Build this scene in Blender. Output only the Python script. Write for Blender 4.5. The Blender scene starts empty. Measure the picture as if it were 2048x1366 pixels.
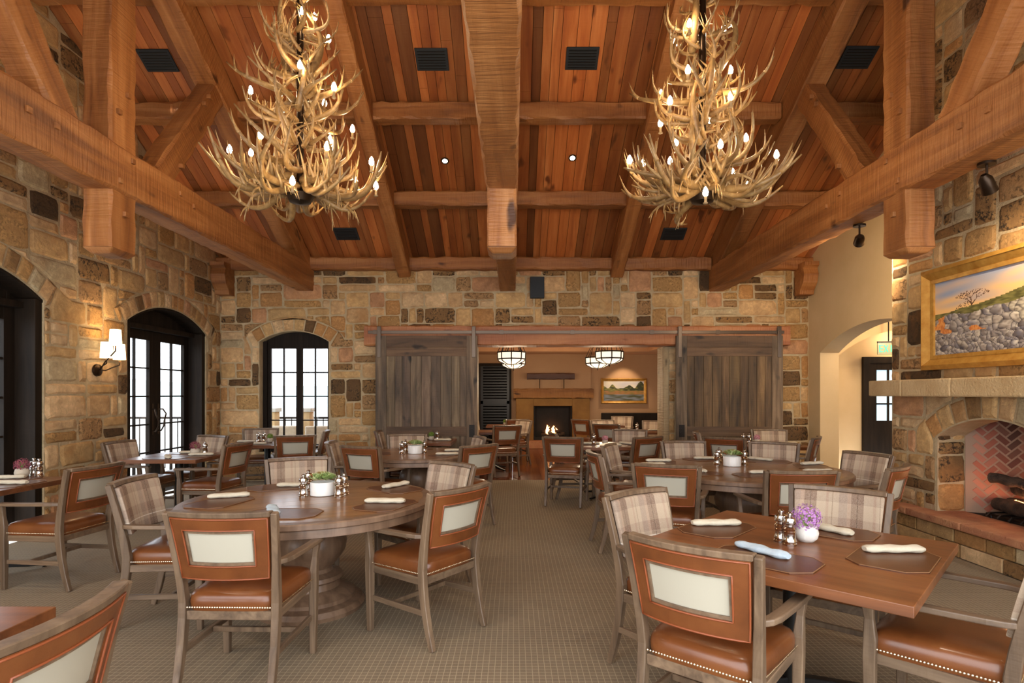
import bpy, bmesh, math, random
from mathutils import Vector, Matrix, noise as mnoise
R = math.radians; PI = math.pi
sc = bpy.context.scene; COL = sc.collection
F = 1150.0; CX = 1027.0; HY = 787.0; H = 1.5          # focal (px), vanishing point, eye height (m)
# ------------------------------------------------------------------ camera, world, exposure
cam = bpy.data.cameras.new('camera'); co = bpy.data.objects.new('camera', cam); COL.objects.link(co)
co.location = (0, 0, H); co.rotation_euler = (PI/2, 0, 0)
cam.sensor_width = 36; cam.lens = F/2048*36
cam.shift_x = -(CX-1024)/2048; cam.shift_y = (HY-683)/2048
cam.clip_start = .02; cam.clip_end = 600
sc.camera = co
sc.view_settings.view_transform = 'Standard'; sc.view_settings.look = 'None'
sc.view_settings.gamma = 1; sc.view_settings.use_curve_mapping = False
sc.view_settings.exposure = 0.48
W = bpy.data.worlds.new('sky'); sc.world = W; W.use_nodes = True
nt = W.node_tree; bg = nt.nodes['Background']
bg.inputs[0].default_value = (.93, .96, 1.0, 1); bg.inputs[1].default_value = 3.6
def light(kind, name, loc, power, col=(1, .78, .52), size=.05, rot=None, spot=70, blend=.6, parent=None):
    l = bpy.data.lights.new(name, kind); o = bpy.data.objects.new(name, l); COL.objects.link(o)
    l.energy = power; l.color = col; o.location = loc
    if kind == 'AREA': l.size = size
    else: l.shadow_soft_size = size
    if kind == 'SPOT': l.spot_size = R(spot); l.spot_blend = blend
    if rot: o.rotation_euler = rot
    o.parent = parent
    return o
# ------------------------------------------------------------------ helpers
def S(h, a=1):
    v = [int(h[i:i+2], 16)/255 for i in (0, 2, 4)]
    return tuple((c/12.92 if c <= .04045 else ((c+.055)/1.055)**2.4) for c in v)+(a,)
def at(u, v, z):                                         # point at height z seen at a photo pixel
    d = F*(H-z)/(v-HY); return ((u-CX)/F*d, d)
def px(u, v, d):
    return Vector(((u-CX)/F*d, d, H-(v-HY)/F*d))
class MB:
    def __init__(s): s.v = []; s.f = []; s.c = []
    def add(s, vs, fs, col=(1, 1, 1, 1)):
        b = len(s.v); s.v += [tuple(p) for p in vs]
        for f in fs: s.f.append(tuple(i+b for i in f)); s.c.append(col)
        return s
    def hexa(s, p, col=(1, 1, 1, 1)):                    # 8 corners, bottom ring then top ring
        return s.add(p, [(3, 2, 1, 0), (4, 5, 6, 7), (0, 1, 5, 4), (1, 2, 6, 5), (2, 3, 7, 6), (3, 0, 4, 7)], col)
    def box(s, x0, x1, y0, y1, z0, z1, col=(1, 1, 1, 1)):
        return s.hexa([(x0, y0, z0), (x1, y0, z0), (x1, y1, z0), (x0, y1, z0), (x0, y0, z1), (x1, y0, z1), (x1, y1, z1), (x0, y1, z1)], col)
    def bar(s, p0, p1, w, h, up=(0, 0, 1), col=(1, 1, 1, 1), w1=None, h1=None):
        p0 = Vector(p0); p1 = Vector(p1); d = (p1-p0).normalized(); u = Vector(up)
        x = d.cross(u)
        if x.length < 1e-4: x = d.cross(Vector((0, 1, 0)))
        x.normalize(); y = x.cross(d).normalized()
        w1 = w if w1 is None else w1; h1 = h if h1 is None else h1
        q = [p0-x*w/2-y*h/2, p0+x*w/2-y*h/2, p0+x*w/2+y*h/2, p0-x*w/2+y*h/2]
        r = [p1-x*w1/2-y*h1/2, p1+x*w1/2-y*h1/2, p1+x*w1/2+y*h1/2, p1-x*w1/2+y*h1/2]
        return s.hexa(q+r, col)
    def sweep(s, pts, secs, col=(1, 1, 1, 1), side=(1, 0, 0)):   # rectangular section: width along side, height across
        sd = Vector(side); P = [Vector(p) for p in pts]; b = []
        for i, p in enumerate(P):
            t = (P[min(i+1, len(P)-1)]-P[max(i-1, 0)]).normalized(); n = t.cross(sd).normalized(); k = sd
            w, h = secs[i]
            b += [p-k*w/2-n*h/2, p+k*w/2-n*h/2, p+k*w/2+n*h/2, p-k*w/2+n*h/2]
        fs = [(3, 2, 1, 0), tuple(len(b)-4+i for i in range(4))]
        for i in range(len(P)-1):
            for j in range(4):
                a = i*4+j; c = i*4+(j+1) % 4; fs.append((a, c, c+4, a+4))
        return s.add(b, fs, col)
    def tube(s, pts, rad, n=8, col=(1, 1, 1, 1), cap=True):
        P = [Vector(p) for p in pts]; m = len(P)
        if not isinstance(rad, (list, tuple)): rad = [rad]*m
        ref = Vector((0, 0, 1)); t0 = (P[1]-P[0]).normalized()
        if abs(t0.dot(ref)) > .9: ref = Vector((1, 0, 0))
        x = t0.cross(ref).normalized(); b = []
        for i, p in enumerate(P):
            t = (P[min(i+1, m-1)]-P[max(i-1, 0)]).normalized()
            x = (x-t*x.dot(t)).normalized(); y = t.cross(x)
            for k in range(n):
                a = 2*PI*k/n; b.append(p+(x*math.cos(a)+y*math.sin(a))*rad[i])
        fs = []
        for i in range(m-1):
            for k in range(n): fs.append((i*n+k, i*n+(k+1) % n, (i+1)*n+(k+1) % n, (i+1)*n+k))
        if cap: fs.append(tuple(range(n-1, -1, -1))); fs.append(tuple((m-1)*n+k for k in range(n)))
        return s.add(b, fs, col)
    def lathe(s, prof, c=(0, 0, 0), n=32, col=(1, 1, 1, 1)):
        b = []; fs = []
        for r, z in prof:
            for k in range(n):
                a = 2*PI*k/n; b.append((c[0]+r*math.cos(a), c[1]+r*math.sin(a), c[2]+z))
        for i in range(len(prof)-1):
            for k in range(n): fs.append((i*n+k, i*n+(k+1) % n, (i+1)*n+(k+1) % n, (i+1)*n+k))
        fs.append(tuple(range(n-1, -1, -1))); fs.append(tuple((len(prof)-1)*n+k for k in range(n)))
        return s.add(b, fs, col)
    def prism(s, poly, f0, f1, col=(1, 1, 1, 1)):        # f0/f1 map 2-D points to 3-D
        n = len(poly); b = [f0(*p) for p in poly]+[f1(*p) for p in poly]
        fs = [tuple(range(n-1, -1, -1)), tuple(range(n, 2*n))]+[(i, (i+1) % n, n+(i+1) % n, n+i) for i in range(n)]
        return s.add(b, fs, col)
    def build(s, name, mat, parent=None, smooth=False, bevel=0, seg=2, kind=None, mtx=None, recalc=True):
        me = bpy.data.meshes.new(name); me.from_pydata(s.v, [], s.f)
        ca = me.color_attributes.new('Col', 'FLOAT_COLOR', 'CORNER'); i = 0
        for f, c in zip(s.f, s.c):
            for _ in f: ca.data[i].color = c; i += 1
        bm = bmesh.new(); bm.from_mesh(me)
        if recalc: bmesh.ops.recalc_face_normals(bm, faces=bm.faces)
        if bevel:
            es = [e for e in bm.edges if len(e.link_faces) == 2 and e.calc_face_angle(0) > .5]
            bmesh.ops.bevel(bm, geom=es, offset=bevel, segments=seg, profile=.5, affect='EDGES', clamp_overlap=True)
        if smooth:
            for f in bm.faces: f.smooth = True
        bm.to_mesh(me); bm.free()
        if smooth and smooth is not True:
            try: me.set_sharp_from_angle(angle=R(smooth))
            except Exception: pass
        for m in (mat if isinstance(mat, list) else [mat]): me.materials.append(m)
        o = bpy.data.objects.new(name, me); COL.objects.link(o)
        if parent: o.parent = parent
        if mtx is not None: o.matrix_local = mtx
        if kind: o['kind'] = kind
        return o
def tag(o, label, cat, group=None, kind=None):
    o['label'] = label; o['category'] = cat
    if group: o['group'] = group
    if kind: o['kind'] = kind
    return o
def thing(name, label, cat, loc=(0, 0, 0), rz=0, group=None):
    o = bpy.data.objects.new(name, None); COL.objects.link(o); o.location = loc; o.rotation_euler = (0, 0, rz)
    o.empty_display_size = .1
    return tag(o, label, cat, group)
def structure(name):
    o = bpy.data.objects.new(name, None); COL.objects.link(o); o['kind'] = 'structure'; return o
def dup(o, parent=None):
    c = o.copy(); COL.objects.link(c)
    if parent: c.parent = parent
    for ch in list(o.children): dup(ch, c)
    return c
# ------------------------------------------------------------------ materials
def mat(name, col=(.5, .5, .5, 1), rough=.5, metal=0, emit=None, es=0, spec=None, coat=0):
    m = bpy.data.materials.new(name); m.use_nodes = True; b = m.node_tree.nodes['Principled BSDF']
    b.inputs['Base Color'].default_value = col; b.inputs['Roughness'].default_value = rough; b.inputs['Metallic'].default_value = metal
    if spec is not None: b.inputs['Specular IOR Level'].default_value = spec
    if coat: b.inputs['Coat Weight'].default_value = coat; b.inputs['Coat Roughness'].default_value = .15
    if emit: b.inputs['Emission Color'].default_value = emit; b.inputs['Emission Strength'].default_value = es
    return m
class N:                                                 # tiny node helper
    def __init__(s, m): s.t = m.node_tree; s.b = s.t.nodes['Principled BSDF']
    def n(s, typ, **kw):
        x = s.t.nodes.new(typ)
        for k, v in kw.items():
            if k in ('operation', 'blend_type', 'data_type', 'feature', 'attribute_name', 'interpolation', 'offset', 'squash', 'wave_type', 'bands_direction'): setattr(x, k, v)
            else: x.inputs[k].default_value = v
        return x
    def l(s, a, b): s.t.links.new(a, b)
    def coords(s, scale=(1, 1, 1), rnd=True, src='Object', rot=(0, 0, 0)):
        tc = s.n('ShaderNodeTexCoord'); mp = s.n('ShaderNodeMapping'); mp.inputs['Scale'].default_value = scale; mp.inputs['Rotation'].default_value = rot
        s.l(tc.outputs[src], mp.inputs['Vector'])
        if rnd:
            oi = s.n('ShaderNodeObjectInfo'); mu = s.n('ShaderNodeMath', operation='MULTIPLY'); mu.inputs[1].default_value = 37.
            s.l(oi.outputs['Random'], mu.inputs[0]); s.l(mu.outputs[0], mp.inputs['Location'])
        return mp.outputs['Vector']
    def noise(s, vec, scale=5, detail=4, rough=.55, dist=0):
        x = s.n('ShaderNodeTexNoise'); x.inputs['Scale'].default_value = scale; x.inputs['Detail'].default_value = detail
        x.inputs['Roughness'].default_value = rough; x.inputs['Distortion'].default_value = dist; s.l(vec, x.inputs['Vector']); return x.outputs['Fac']
    def ramp(s, fac, stops, const=False):
        x = s.n('ShaderNodeValToRGB'); r = x.color_ramp
        if const: r.interpolation = 'CONSTANT'
        while len(r.elements) < len(stops): r.elements.new(.5)
        for e, (p, c) in zip(r.elements, stops): e.position = p; e.color = c
        s.l(fac, x.inputs['Fac']); return x.outputs['Color']
    def mix(s, fac, a, b, mode='MIX'):
        x = s.n('ShaderNodeMix', data_type='RGBA', blend_type=mode)
        for sock, v in ((x.inputs[0], fac), (x.inputs[6], a), (x.inputs[7], b)):
            if hasattr(v, 'node'): s.l(v, sock)
            else: sock.default_value = v
        return x.outputs[2]
    def math(s, op, a, b=0):
        x = s.n('ShaderNodeMath', operation=op)
        for i, v in enumerate((a, b)):
            if hasattr(v, 'node'): s.l(v, x.inputs[i])
            else: x.inputs[i].default_value = v
        return x.outputs[0]
    def base(s, c): s.l(c, s.b.inputs['Base Color'])
    def bump(s, h, st=.3, dist=.01):
        x = s.n('ShaderNodeBump'); x.inputs['Strength'].default_value = st; x.inputs['Distance'].default_value = dist
        s.l(h, x.inputs['Height']); s.l(x.outputs['Normal'], s.b.inputs['Normal'])
def wood(name, dark, mid, light, axis=0, rough=.5, st=.4, grain=9, knots=True, attr=False, coat=0, dist=.01):
    m = mat(name, rough=rough, coat=coat); n = N(m)
    sc_ = [grain]*3; sc_[axis] = grain*.09
    v = n.coords(tuple(sc_)); g = n.noise(v, 1.0, 6, .6, .6)
    c = n.ramp(g, [(.28, dark), (.5, mid), (.72, light)])
    if knots:
        s2 = [5]*3; s2[axis] = 2.2; k = n.noise(n.coords(tuple(s2)), 1, 2, .5)
        km = n.ramp(k, [(.66, (0, 0, 0, 1)), (.74, (1, 1, 1, 1))]); c = n.mix(km, c, tuple(x*.45 for x in dark[:3])+(1,))
    oi = n.n('ShaderNodeObjectInfo'); hv = n.math('MULTIPLY_ADD', oi.outputs['Random'], .3)
    hv.node.inputs[2].default_value = .85
    if attr:
        at_ = n.n('ShaderNodeAttribute', attribute_name='Col'); c = n.mix(1.0, c, at_.outputs['Color'], 'MULTIPLY')
    else:
        cc = n.n('ShaderNodeCombineColor')
        for i in range(3): n.l(hv, cc.inputs[i])
        c = n.mix(1.0, c, cc.outputs[0], 'MULTIPLY')
    n.base(c)
    s3 = [3]*3; s3[axis] = 40
    saw = n.noise(n.coords(tuple(s3)), 1, 3, .6)
    n.bump(n.math('ADD', g, saw), st, dist)
    return m
def rgb(*a): return tuple(a)+(1,)
M_timber = wood('hewn timber', S('71421e'), S('99602f'), S('b27a46'), 0, .55, .6, 7, dist=.02)
M_plank = wood('ceiling planks', S('8e4a22'), S('ad6430'), S('c27c44'), 1, .5, .25, 9, attr=True)
M_barn = wood('barn boards', S('32271c'), S('65533f'), S('907a60'), 2, .65, .5, 10, attr=True)
M_chair = wood('greyed oak', S('524132'), S('6d5844'), S('806a53'), 2, .42, .15, 22, knots=False)
M_chairx = wood('greyed oak cross', S('524132'), S('6d5844'), S('806a53'), 1, .42, .15, 22, knots=False)
M_round = wood('round table wood', S('6e4a2c'), S('855c36'), S('966c42'), 0, .3, .08, 14, knots=False, attr=True, coat=.3)
M_turned = wood('turned wood', S('584332'), S('735945'), S('876c56'), 2, .38, .1, 12, knots=False)
M_walnut = wood('walnut top', S('54301a'), S('704224'), S('84522f'), 0, .32, .05, 12, knots=False, coat=.1)
M_dframe = wood('dark door wood', S('17110c'), S('211912'), S('2b2118'), 2, .6, .1, 12, knots=False)
M_dframe.node_tree.nodes['Principled BSDF'].inputs['Specular IOR Level'].default_value = .15
M_floorw = wood('wood floor', S('4a2310'), S('6e3616'), S('8a4c22'), 1, .25, .1, 9, knots=False, attr=True)
def stone_mat():
    m = mat('ashlar stone', rough=.85); n = N(m); a = n.n('ShaderNodeAttribute', attribute_name='Col')
    v = n.coords((1, 1, 1), rnd=False)
    g = n.noise(v, 9, 7, .68, .4); g2 = n.noise(v, 30, 5, .7, .2); g3 = n.noise(v, 3.2, 3, .5, .3)
    c = n.mix(n.ramp(g, [(.3, (0, 0, 0, 1)), (.7, (1, 1, 1, 1))]), n.mix(1., a.outputs['Color'], rgb(.62, .56, .5), 'MULTIPLY'), n.mix(1., a.outputs['Color'], rgb(1.25, 1.2, 1.12), 'MULTIPLY'))
    c = n.mix(n.ramp(g3, [(.55, (0, 0, 0, 1)), (.8, (.5, .5, .5, 1))]), c, S('b0783c'))
    bl = n.ramp(g2, [(.46, (0, 0, 0, 1)), (.56, (1, 1, 1, 1))])
    f = n.math('MULTIPLY', bl, a.outputs['Alpha']); g4 = n.ramp(g, [(.44, (0, 0, 0, 1)), (.54, (1, 1, 1, 1))]); f = n.math('MULTIPLY', f, g4)
    c = n.mix(f, c, S('30220f'))
    n.base(c); n.bump(n.math('ADD', g, n.math('MULTIPLY', g2, .6)), .6, .02); return m
M_stone = stone_mat()
def rough_mat(name, c1, c2, sc_=6, st=.4, dist=.01, rough=.85, bsc=40):
    m = mat(name, rough=rough); n = N(m); v = n.coords((1, 1, 1), rnd=False)
    n.base(n.ramp(n.noise(v, sc_, 5, .6), [(.3, c1), (.7, c2)])); n.bump(n.noise(v, bsc, 4, .6), st, dist); return m
M_mortar = rough_mat('mortar', S('a8936f'), S('c0aa86'), 8, .7, .02)
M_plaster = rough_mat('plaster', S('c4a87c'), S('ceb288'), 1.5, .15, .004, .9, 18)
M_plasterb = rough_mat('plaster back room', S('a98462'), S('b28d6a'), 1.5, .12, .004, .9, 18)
M_cast = rough_mat('mantel stone', S('b29468'), S('cbb085'), 3, .6, .02)
M_hearth = rough_mat('red sandstone', S('a5674a'), S('c08a62'), 5, .7, .02)
M_limeb = rough_mat('brown fireplace stone', S('7a5426'), S('956c36'), 2, .3, .01)
M_terrace = rough_mat('terrace paving', S('a9a8a2'), S('c2c0b8'), 3, .2, .01)
M_hill = rough_mat('hazed hill scrub', S('9fb0b0'), S('b4c2c2'), .2, .1)  # distance haze put into the pale hill colours
M_leaf = mat('leaf green', S('93a862'), .55); M_leaf2 = mat('leaf pale green', S('c2cc92'), .5); M_leafr = mat('leaf red', S('b0603c'), .5)
M_shrub = mat('shrub green', S('8fae6a'), .7); M_dkgreen = mat('moss green', S('6f8a34'), .8)
M_purple = mat('purple blossom', S('b07ab4'), .7); M_pink = mat('pink blossom', S('c88a94'), .7); M_maroon = mat('maroon blossom', S('8a4450'), .8)
M_white = mat('white ceramic', S('e4e2de'), .3); M_pot = rough_mat('stone pot', S('d5cfc6'), S('e6e2da'), 20, .3)
M_pot2 = rough_mat('concrete pot', S('b4a898'), S('c8bca8'), 20, .3)
M_black = mat('black metal', S('161412'), .45, .3); M_iron = mat('forged iron', S('241d18'), .5, .6); M_bronze = mat('bronze', S('3a2c20'), .35, .8)
M_spk = mat('speaker grille', S('1f2326'), .7); M_chrome = mat('chrome', rgb(.55, .50, .45), .14, 1)
M_nail = mat('brass nails', rgb(.85, .7, .5), .25, 1)
M_napkin = rough_mat('cream napkin', S('c8bea6'), S('d4cbb6'), 30, .4, .004, .9, 120)
M_napkinb = rough_mat('pale blue napkin', S('a8bccb'), S('c0ced6'), 30, .4, .004, .9, 120)
M_cream = mat('cream panel', S('b0aa98'), .65); M_steel = mat('steel track', S('5a4c40'), .35, .7)
M_gold = rough_mat('gilt frame', S('a8742c'), S('c89a4c'), 12, .3, .004, .35, 90)
M_gold.node_tree.nodes['Principled BSDF'].inputs['Metallic'].default_value = .35
M_shade = mat('fabric shade', S('f5e6c8'), .8, emit=rgb(1, .82, .55), es=1.7)
M_diff = mat('glowing glass', S('f5ead8'), .6, emit=rgb(1, .83, .62), es=.8)
M_bulb = mat('lit bulb', S('ffffff'), .3, emit=rgb(1, .78, .5), es=100)
M_can = mat('lit lamp', S('ffffff'), .3, emit=rgb(1, .85, .62), es=60)
M_flame = mat('flame', S('ff9030'), .5, emit=rgb(1, .42, .15), es=5)
M_log = rough_mat('charred log', S('1d1511'), S('5a4434'), 14, .8, .02)
M_soot = rough_mat('sooted metal', S('15110f'), S('231c18'), 5, .2)
M_green = mat('exit green', S('20c060'), .5, emit=rgb(.05, .9, .25), es=1.6)
M_signw = mat('sign face', S('8a8570'), .5)
def leather():
    m = mat('saddle leather', rough=.33, coat=.25); n = N(m); v = n.coords((1, 1, 1))
    n.base(n.ramp(n.noise(v, 4, 5, .6), [(.25, S('522b12')), (.5, S('6e3d1c')), (.8, S('7f4c26'))]))
    n.bump(n.noise(v, 220, 3, .6), .12, .003); return m
M_leather = leather()
M_piping = mat('leather piping', S('8a4828'), .4)
def placemat_mat():
    m = mat('placemat leather', rough=.33); n = N(m); v = n.coords((1, 1, 1))
    n.base(n.ramp(n.noise(v, 7, 5, .6), [(.25, S('4a2a18')), (.75, S('643c22'))])); n.bump(n.noise(v, 150, 3, .6), .1, .003); return m
M_mat = placemat_mat(); M_matedge = mat('placemat stitching', S('8a6440'), .5)
def plaid():
    m = mat('plaid wool', rough=.9); n = N(m); tc = n.n('ShaderNodeTexCoord'); sp = n.n('ShaderNodeSeparateXYZ'); n.l(tc.outputs['Object'], sp.inputs[0])
    cr = S('baa58c'); br = S('6f4f3c'); gy = S('9a8474'); md = S('ae907a')
    fx = n.math('FRACT', n.math('ADD', n.math('MULTIPLY', sp.outputs[0], 1/.25), .54))
    fz = n.math('FRACT', n.math('ADD', n.math('MULTIPLY', sp.outputs[2], 1/.26), .3))
    st = [(0, br), (.26, md), (.34, gy), (.52, cr), (.74, md), (.80, cr)]
    cx_ = n.ramp(fx, st, True); cz = n.ramp(fz, [(0, S('8f7360')), (.22, cr), (.55, S('84705f')), (.8, cr)], True)
    c = n.mix(.36, cx_, cz)
    def line(f, p, w):
        a = n.math('SUBTRACT', f, p); a = n.math('ABSOLUTE', a); return n.math('LESS_THAN', a, w)
    c = n.mix(n.math('MULTIPLY', line(fz, .9, .012), .8), c, S('e6dccb')); c = n.mix(n.math('MULTIPLY', line(fx, .13, .008), .9), c, S('4c3524'))
    c = n.mix(n.math('MULTIPLY', line(fx, .66, .008), .6), c, S('6a5038'))
    v = n.coords((1, 1, 1)); w = n.noise(v, 260, 2, .6); c = n.mix(n.ramp(w, [(.35, (0, 0, 0, 1)), (.65, (.35, .35, .35, 1))]), c, S('c8b8a4'))
    n.base(c); n.bump(w, .3, .003); return m
M_plaid = plaid()
def carpet():
    m = mat('gridded carpet', rough=.95); n = N(m); v = n.coords((1, 1, 1), rnd=False); b = n.n('ShaderNodeTexBrick', offset=0.0)
    n.l(v, b.inputs['Vector']); b.inputs['Scale'].default_value = 1; b.inputs['Brick Width'].default_value = .034; b.inputs['Row Height'].default_value = .034
    b.inputs['Mortar Size'].default_value = .0022; b.inputs['Mortar Smooth'].default_value = .5
    b.inputs['Color1'].default_value = S('6f5f4c'); b.inputs['Color2'].default_value = S('776652'); b.inputs['Mortar'].default_value = S('a8987a')
    g = n.noise(v, 300, 2, .6); c = n.mix(n.ramp(g, [(.3, (0, 0, 0, 1)), (.7, (.5, .5, .5, 1))]), b.outputs['Color'], S('8c7c62'))
    n.base(c); n.bump(g, .4, .004); return m
M_carpet = carpet()
def glass():
    m = bpy.data.materials.new('window glass'); m.use_nodes = True; t = m.node_tree; t.nodes.clear()
    o = t.nodes.new('ShaderNodeOutputMaterial'); mx = t.nodes.new('ShaderNodeMixShader'); a = t.nodes.new('ShaderNodeBsdfTransparent'); g = t.nodes.new('ShaderNodeBsdfGlossy')
    g.inputs['Roughness'].default_value = .02; mx.inputs[0].default_value = .06; a.inputs[0].default_value = rgb(.96, .98, 1)
    t.links.new(a.outputs[0], mx.inputs[1]); t.links.new(g.outputs[0], mx.inputs[2]); t.links.new(mx.outputs[0], o.inputs[0]); return m
M_glass = glass()
def antler_mat():
    m = mat('antler', rough=.42); n = N(m); v = n.coords((1, 1, 1)); a = n.n('ShaderNodeAttribute', attribute_name='Col')
    c = n.ramp(n.noise(v, 14, 5, .6), [(.25, S('7e5e38')), (.55, S('a98654')), (.8, S('c9ac78'))])
    n.base(n.mix(1., c, a.outputs['Color'], 'MULTIPLY')); n.bump(n.noise(v, 60, 4, .6), .3, .004); return m
M_antler = antler_mat()
def vcol(name, rough=.5):
    m = mat(name, rough=rough); n = N(m); a = n.n('ShaderNodeAttribute', attribute_name='Col'); n.base(a.outputs['Color']); return m
M_paint = vcol('oil paint', .5); M_brick = vcol('fire brick', .85)
# ------------------------------------------------------------------ setting
DW = 9.86; XL = -5.03; XR = 5.06; DK = 5.08; RZ = 3.79; SL = .525
def roofz(d): return RZ+SL*((DW-d) if d >= DK else (DW-(2*DK-d)))
PAL = [('c4a270', .1, 6), ('cba87a', .15, 6), ('b48e5a', .5, 5), ('d2b48a', .1, 4), ('bd8e58', .3, 3), ('ab875c', .7, 4), ('8f6e44', 1, 3), ('6e5230', 1, 2), ('553f24', .9, 1.1), ('bd8f68', .1, 1.4), ('bcab88', .2, 2)]
def pick(rs):
    t = rs.random()*sum(p[2] for p in PAL)
    for h, a, w in PAL:
        t -= w
        if t <= 0: break
    c = S(h); k = rs.uniform(.85, 1.12); return (c[0]*k, c[1]*k, c[2]*k, a)
def arch(op, u):
    u0, u1, vb, vs, va = op; w = (u1-u0)/2; s = va-vs
    if s < .01: return vs
    r = (w*w+s*s)/(2*s); x = u-(u0+u1)/2; return va-r+math.sqrt(max(r*r-x*x, 0))
def stone_wall(name, O, U, Nn, u0, u1, top, ops=(), thick=.35, seed=1, stones=True, base_mat=None, ring=True, parent=None, cell=.135, jit=.007, vmin=0, kind='structure', rings=None, quoin=None):
    O = Vector(O); U = Vector(U); Nn = Vector(Nn); V = Vector((0, 0, 1)); P = lambda u, v, n: O+U*u+V*v+Nn*n
    us = {u0, u1}
    for i in range(1, 12): us.add(u0+(u1-u0)*i/12)
    if callable(top):
        for k in getattr(top, 'ks', ()): us.add(k)
    tf = top if callable(top) else (lambda u: top)
    for op in ops:
        for i in range(25): us.add(op[0]+(op[1]-op[0])*i/24)
    us = sorted(us); base = MB()
    for a, b in zip(us, us[1:]):
        if b-a < 1e-5: continue
        mid = (a+b)/2; sp = [(vmin, vmin, tf(a), tf(b))]
        for op in ops:
            if op[0] < mid < op[1]:
                sp = []
                if op[2] > vmin+.01: sp.append((vmin, vmin, op[2], op[2]))
                sp.append((arch(op, a), arch(op, b), tf(a), tf(b)))
        for la, lb, ta, tb in sp:
            base.hexa([P(a, la, -thick), P(b, lb, -thick), P(b, lb, 0), P(a, la, 0), P(a, ta, -thick), P(b, tb, -thick), P(b, tb, 0), P(a, ta, 0)])
    wo = base.build(name, base_mat or M_mortar, parent, kind=kind)
    if not stones: return wo
    rs = random.Random(seed); sb = MB(); Wc = int((u1-u0)/cell+.5); Hc = int(max(tf(u) for u in us)/cell)+1; cu = (u1-u0)/Wc
    occ = [[False]*Wc for _ in range(Hc)]
    def put(poly, col, h=None):
        n = len(poly); cxm = sum(p[0] for p in poly)/n; cym = sum(p[1] for p in poly)/n
        w = max(p[0] for p in poly)-min(p[0] for p in poly); hh = max(p[1] for p in poly)-min(p[1] for p in poly)
        if w < .035 or hh < .035: return
        t = h or rs.uniform(.012, .026); k = max(.7, 1-.022/min(w, hh)*2); k2 = max(.6, 1-.045/min(w, hh)*2)
        b = [P(p[0], p[1], -.002) for p in poly]+[P(cxm+(p[0]-cxm)*k, cym+(p[1]-cym)*k, t*.8) for p in poly]+[P(cxm+(p[0]-cxm)*k2, cym+(p[1]-cym)*k2, t) for p in poly]
        fs = [tuple(2*n+i for i in range(n))]+[(i, (i+1) % n, n+(i+1) % n, n+i) for i in range(n)]+[(n+i, n+(i+1) % n, 2*n+(i+1) % n, 2*n+i) for i in range(n)]
        sb.add(b, fs, col)
    for j in range(Hc):
        for i in range(Wc):
            if occ[j][i]: continue
            w = rs.choice([1, 2, 2, 3, 3, 4, 5]); h = rs.choice([1, 1, 1, 2, 2, 2, 3]) if w > 1 else rs.choice([1, 2])
            if w >= 4: h = min(h, 2)
            ww = 0
            while ww < w and i+ww < Wc and not occ[j][i+ww]: ww += 1
            w = ww; h = min(h, Hc-j)
            for a in range(h):
                for b in range(w): occ[j+a][i+b] = True
            x0 = u0+i*cu+.009; x1 = u0+(i+w)*cu-.009; y0 = vmin+j*cell+.009; y1 = vmin+(j+h)*cell-.009
            if (y0+y1)/2 > tf((x0+x1)/2)+.05: continue
            ok = True
            for op in ops:
                if y0 < op[3]-.02 and y1 > op[2] and x1 > op[0] and x0 < op[1]:
                    if (y0+y1)/2 < op[2]: y1 = op[2]-.01; continue
                    if x0 < op[0]-.05: x1 = op[0]-.008
                    elif x1 > op[1]+.05: x0 = op[1]+.008
                    else: ok = False
            if not ok or x1-x0 < .04 or y1-y0 < .03: continue
            k = 3; poly = []
            cor = [(x0, y0), (x1, y0), (x1, y1), (x0, y1)]
            for q in range(4):
                p, r = cor[q], cor[(q+1) % 4]
                for s in range(k):
                    f = [.07, .4, .8][s] if s else .06
                    poly.append((p[0]+(r[0]-p[0])*f+rs.uniform(-jit, jit), p[1]+(r[1]-p[1])*f+rs.uniform(-jit, jit)))
            if ring:
                for op in ops:
                    wd = (op[1]-op[0])/2; s_ = op[4]-op[3]
                    if s_ < .01: continue
                    r_ = (wd*wd+s_*s_)/(2*s_)+.24; cu_ = (op[0]+op[1])/2; cv = op[4]-(r_-.24)
                    lim = op[3]-.02; new = []
                    for (a, b) in poly:
                        dx, dy = a-cu_, b-cv; dd = math.hypot(dx, dy)
                        if dd < r_ and b > lim and abs(dx) < wd+.24 and dy > 0: a = cu_+dx/dd*r_; b = cv+dy/dd*r_
                        new.append((a, b))
                    poly = new
            ar = abs(sum(poly[q][0]*poly[(q+1) % len(poly)][1]-poly[(q+1) % len(poly)][0]*poly[q][1] for q in range(len(poly))))/2
            if ar < .002: continue
            put(poly, pick(rs))
    if ring:
        for op in ops:
            wd = (op[1]-op[0])/2; s_ = op[4]-op[3]
            if s_ < .01: continue
            r_ = (wd*wd+s_*s_)/(2*s_); cu_ = (op[0]+op[1])/2; cv = op[4]-r_; am = math.asin(wd/r_)+.03
            n = max(5, int(2*am*r_/.15))
            for q in range(n):
                a0 = -am+2*am*q/n+.006/r_*1.2; a1 = -am+2*am*(q+1)/n-.006/r_*1.2; ro = r_+.225+rs.uniform(-.015, .01); poly = []
                for a, r2 in ((a0, r_+.012), ((a0+a1)/2, r_+.012), (a1, r_+.012), (a1, (r_+ro)/2), (a1, ro), ((a0+a1)/2, ro), (a0, ro), (a0, (r_+ro)/2)):
                    poly.append((cu_+r2*math.sin(a), cv+r2*math.cos(a)))
                c = pick(rs)
                if c[0] < .12: c = S('a88458')
                put(poly, c[:3]+(.3,))
    so = sb.build('stonework', M_stone, wo, smooth=False)
    return wo
# far wall
WIN = (-4.36, -3.17, .50, 2.39, 2.57)
OPN = (-.72, 2.66, 0, 2.33, 2.33)
wf = stone_wall('wall_far', (0, DW, 0), (1, 0, 0), (0, -1, 0), XL, XR, 3.74, [WIN, OPN], .35, 3)
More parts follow.
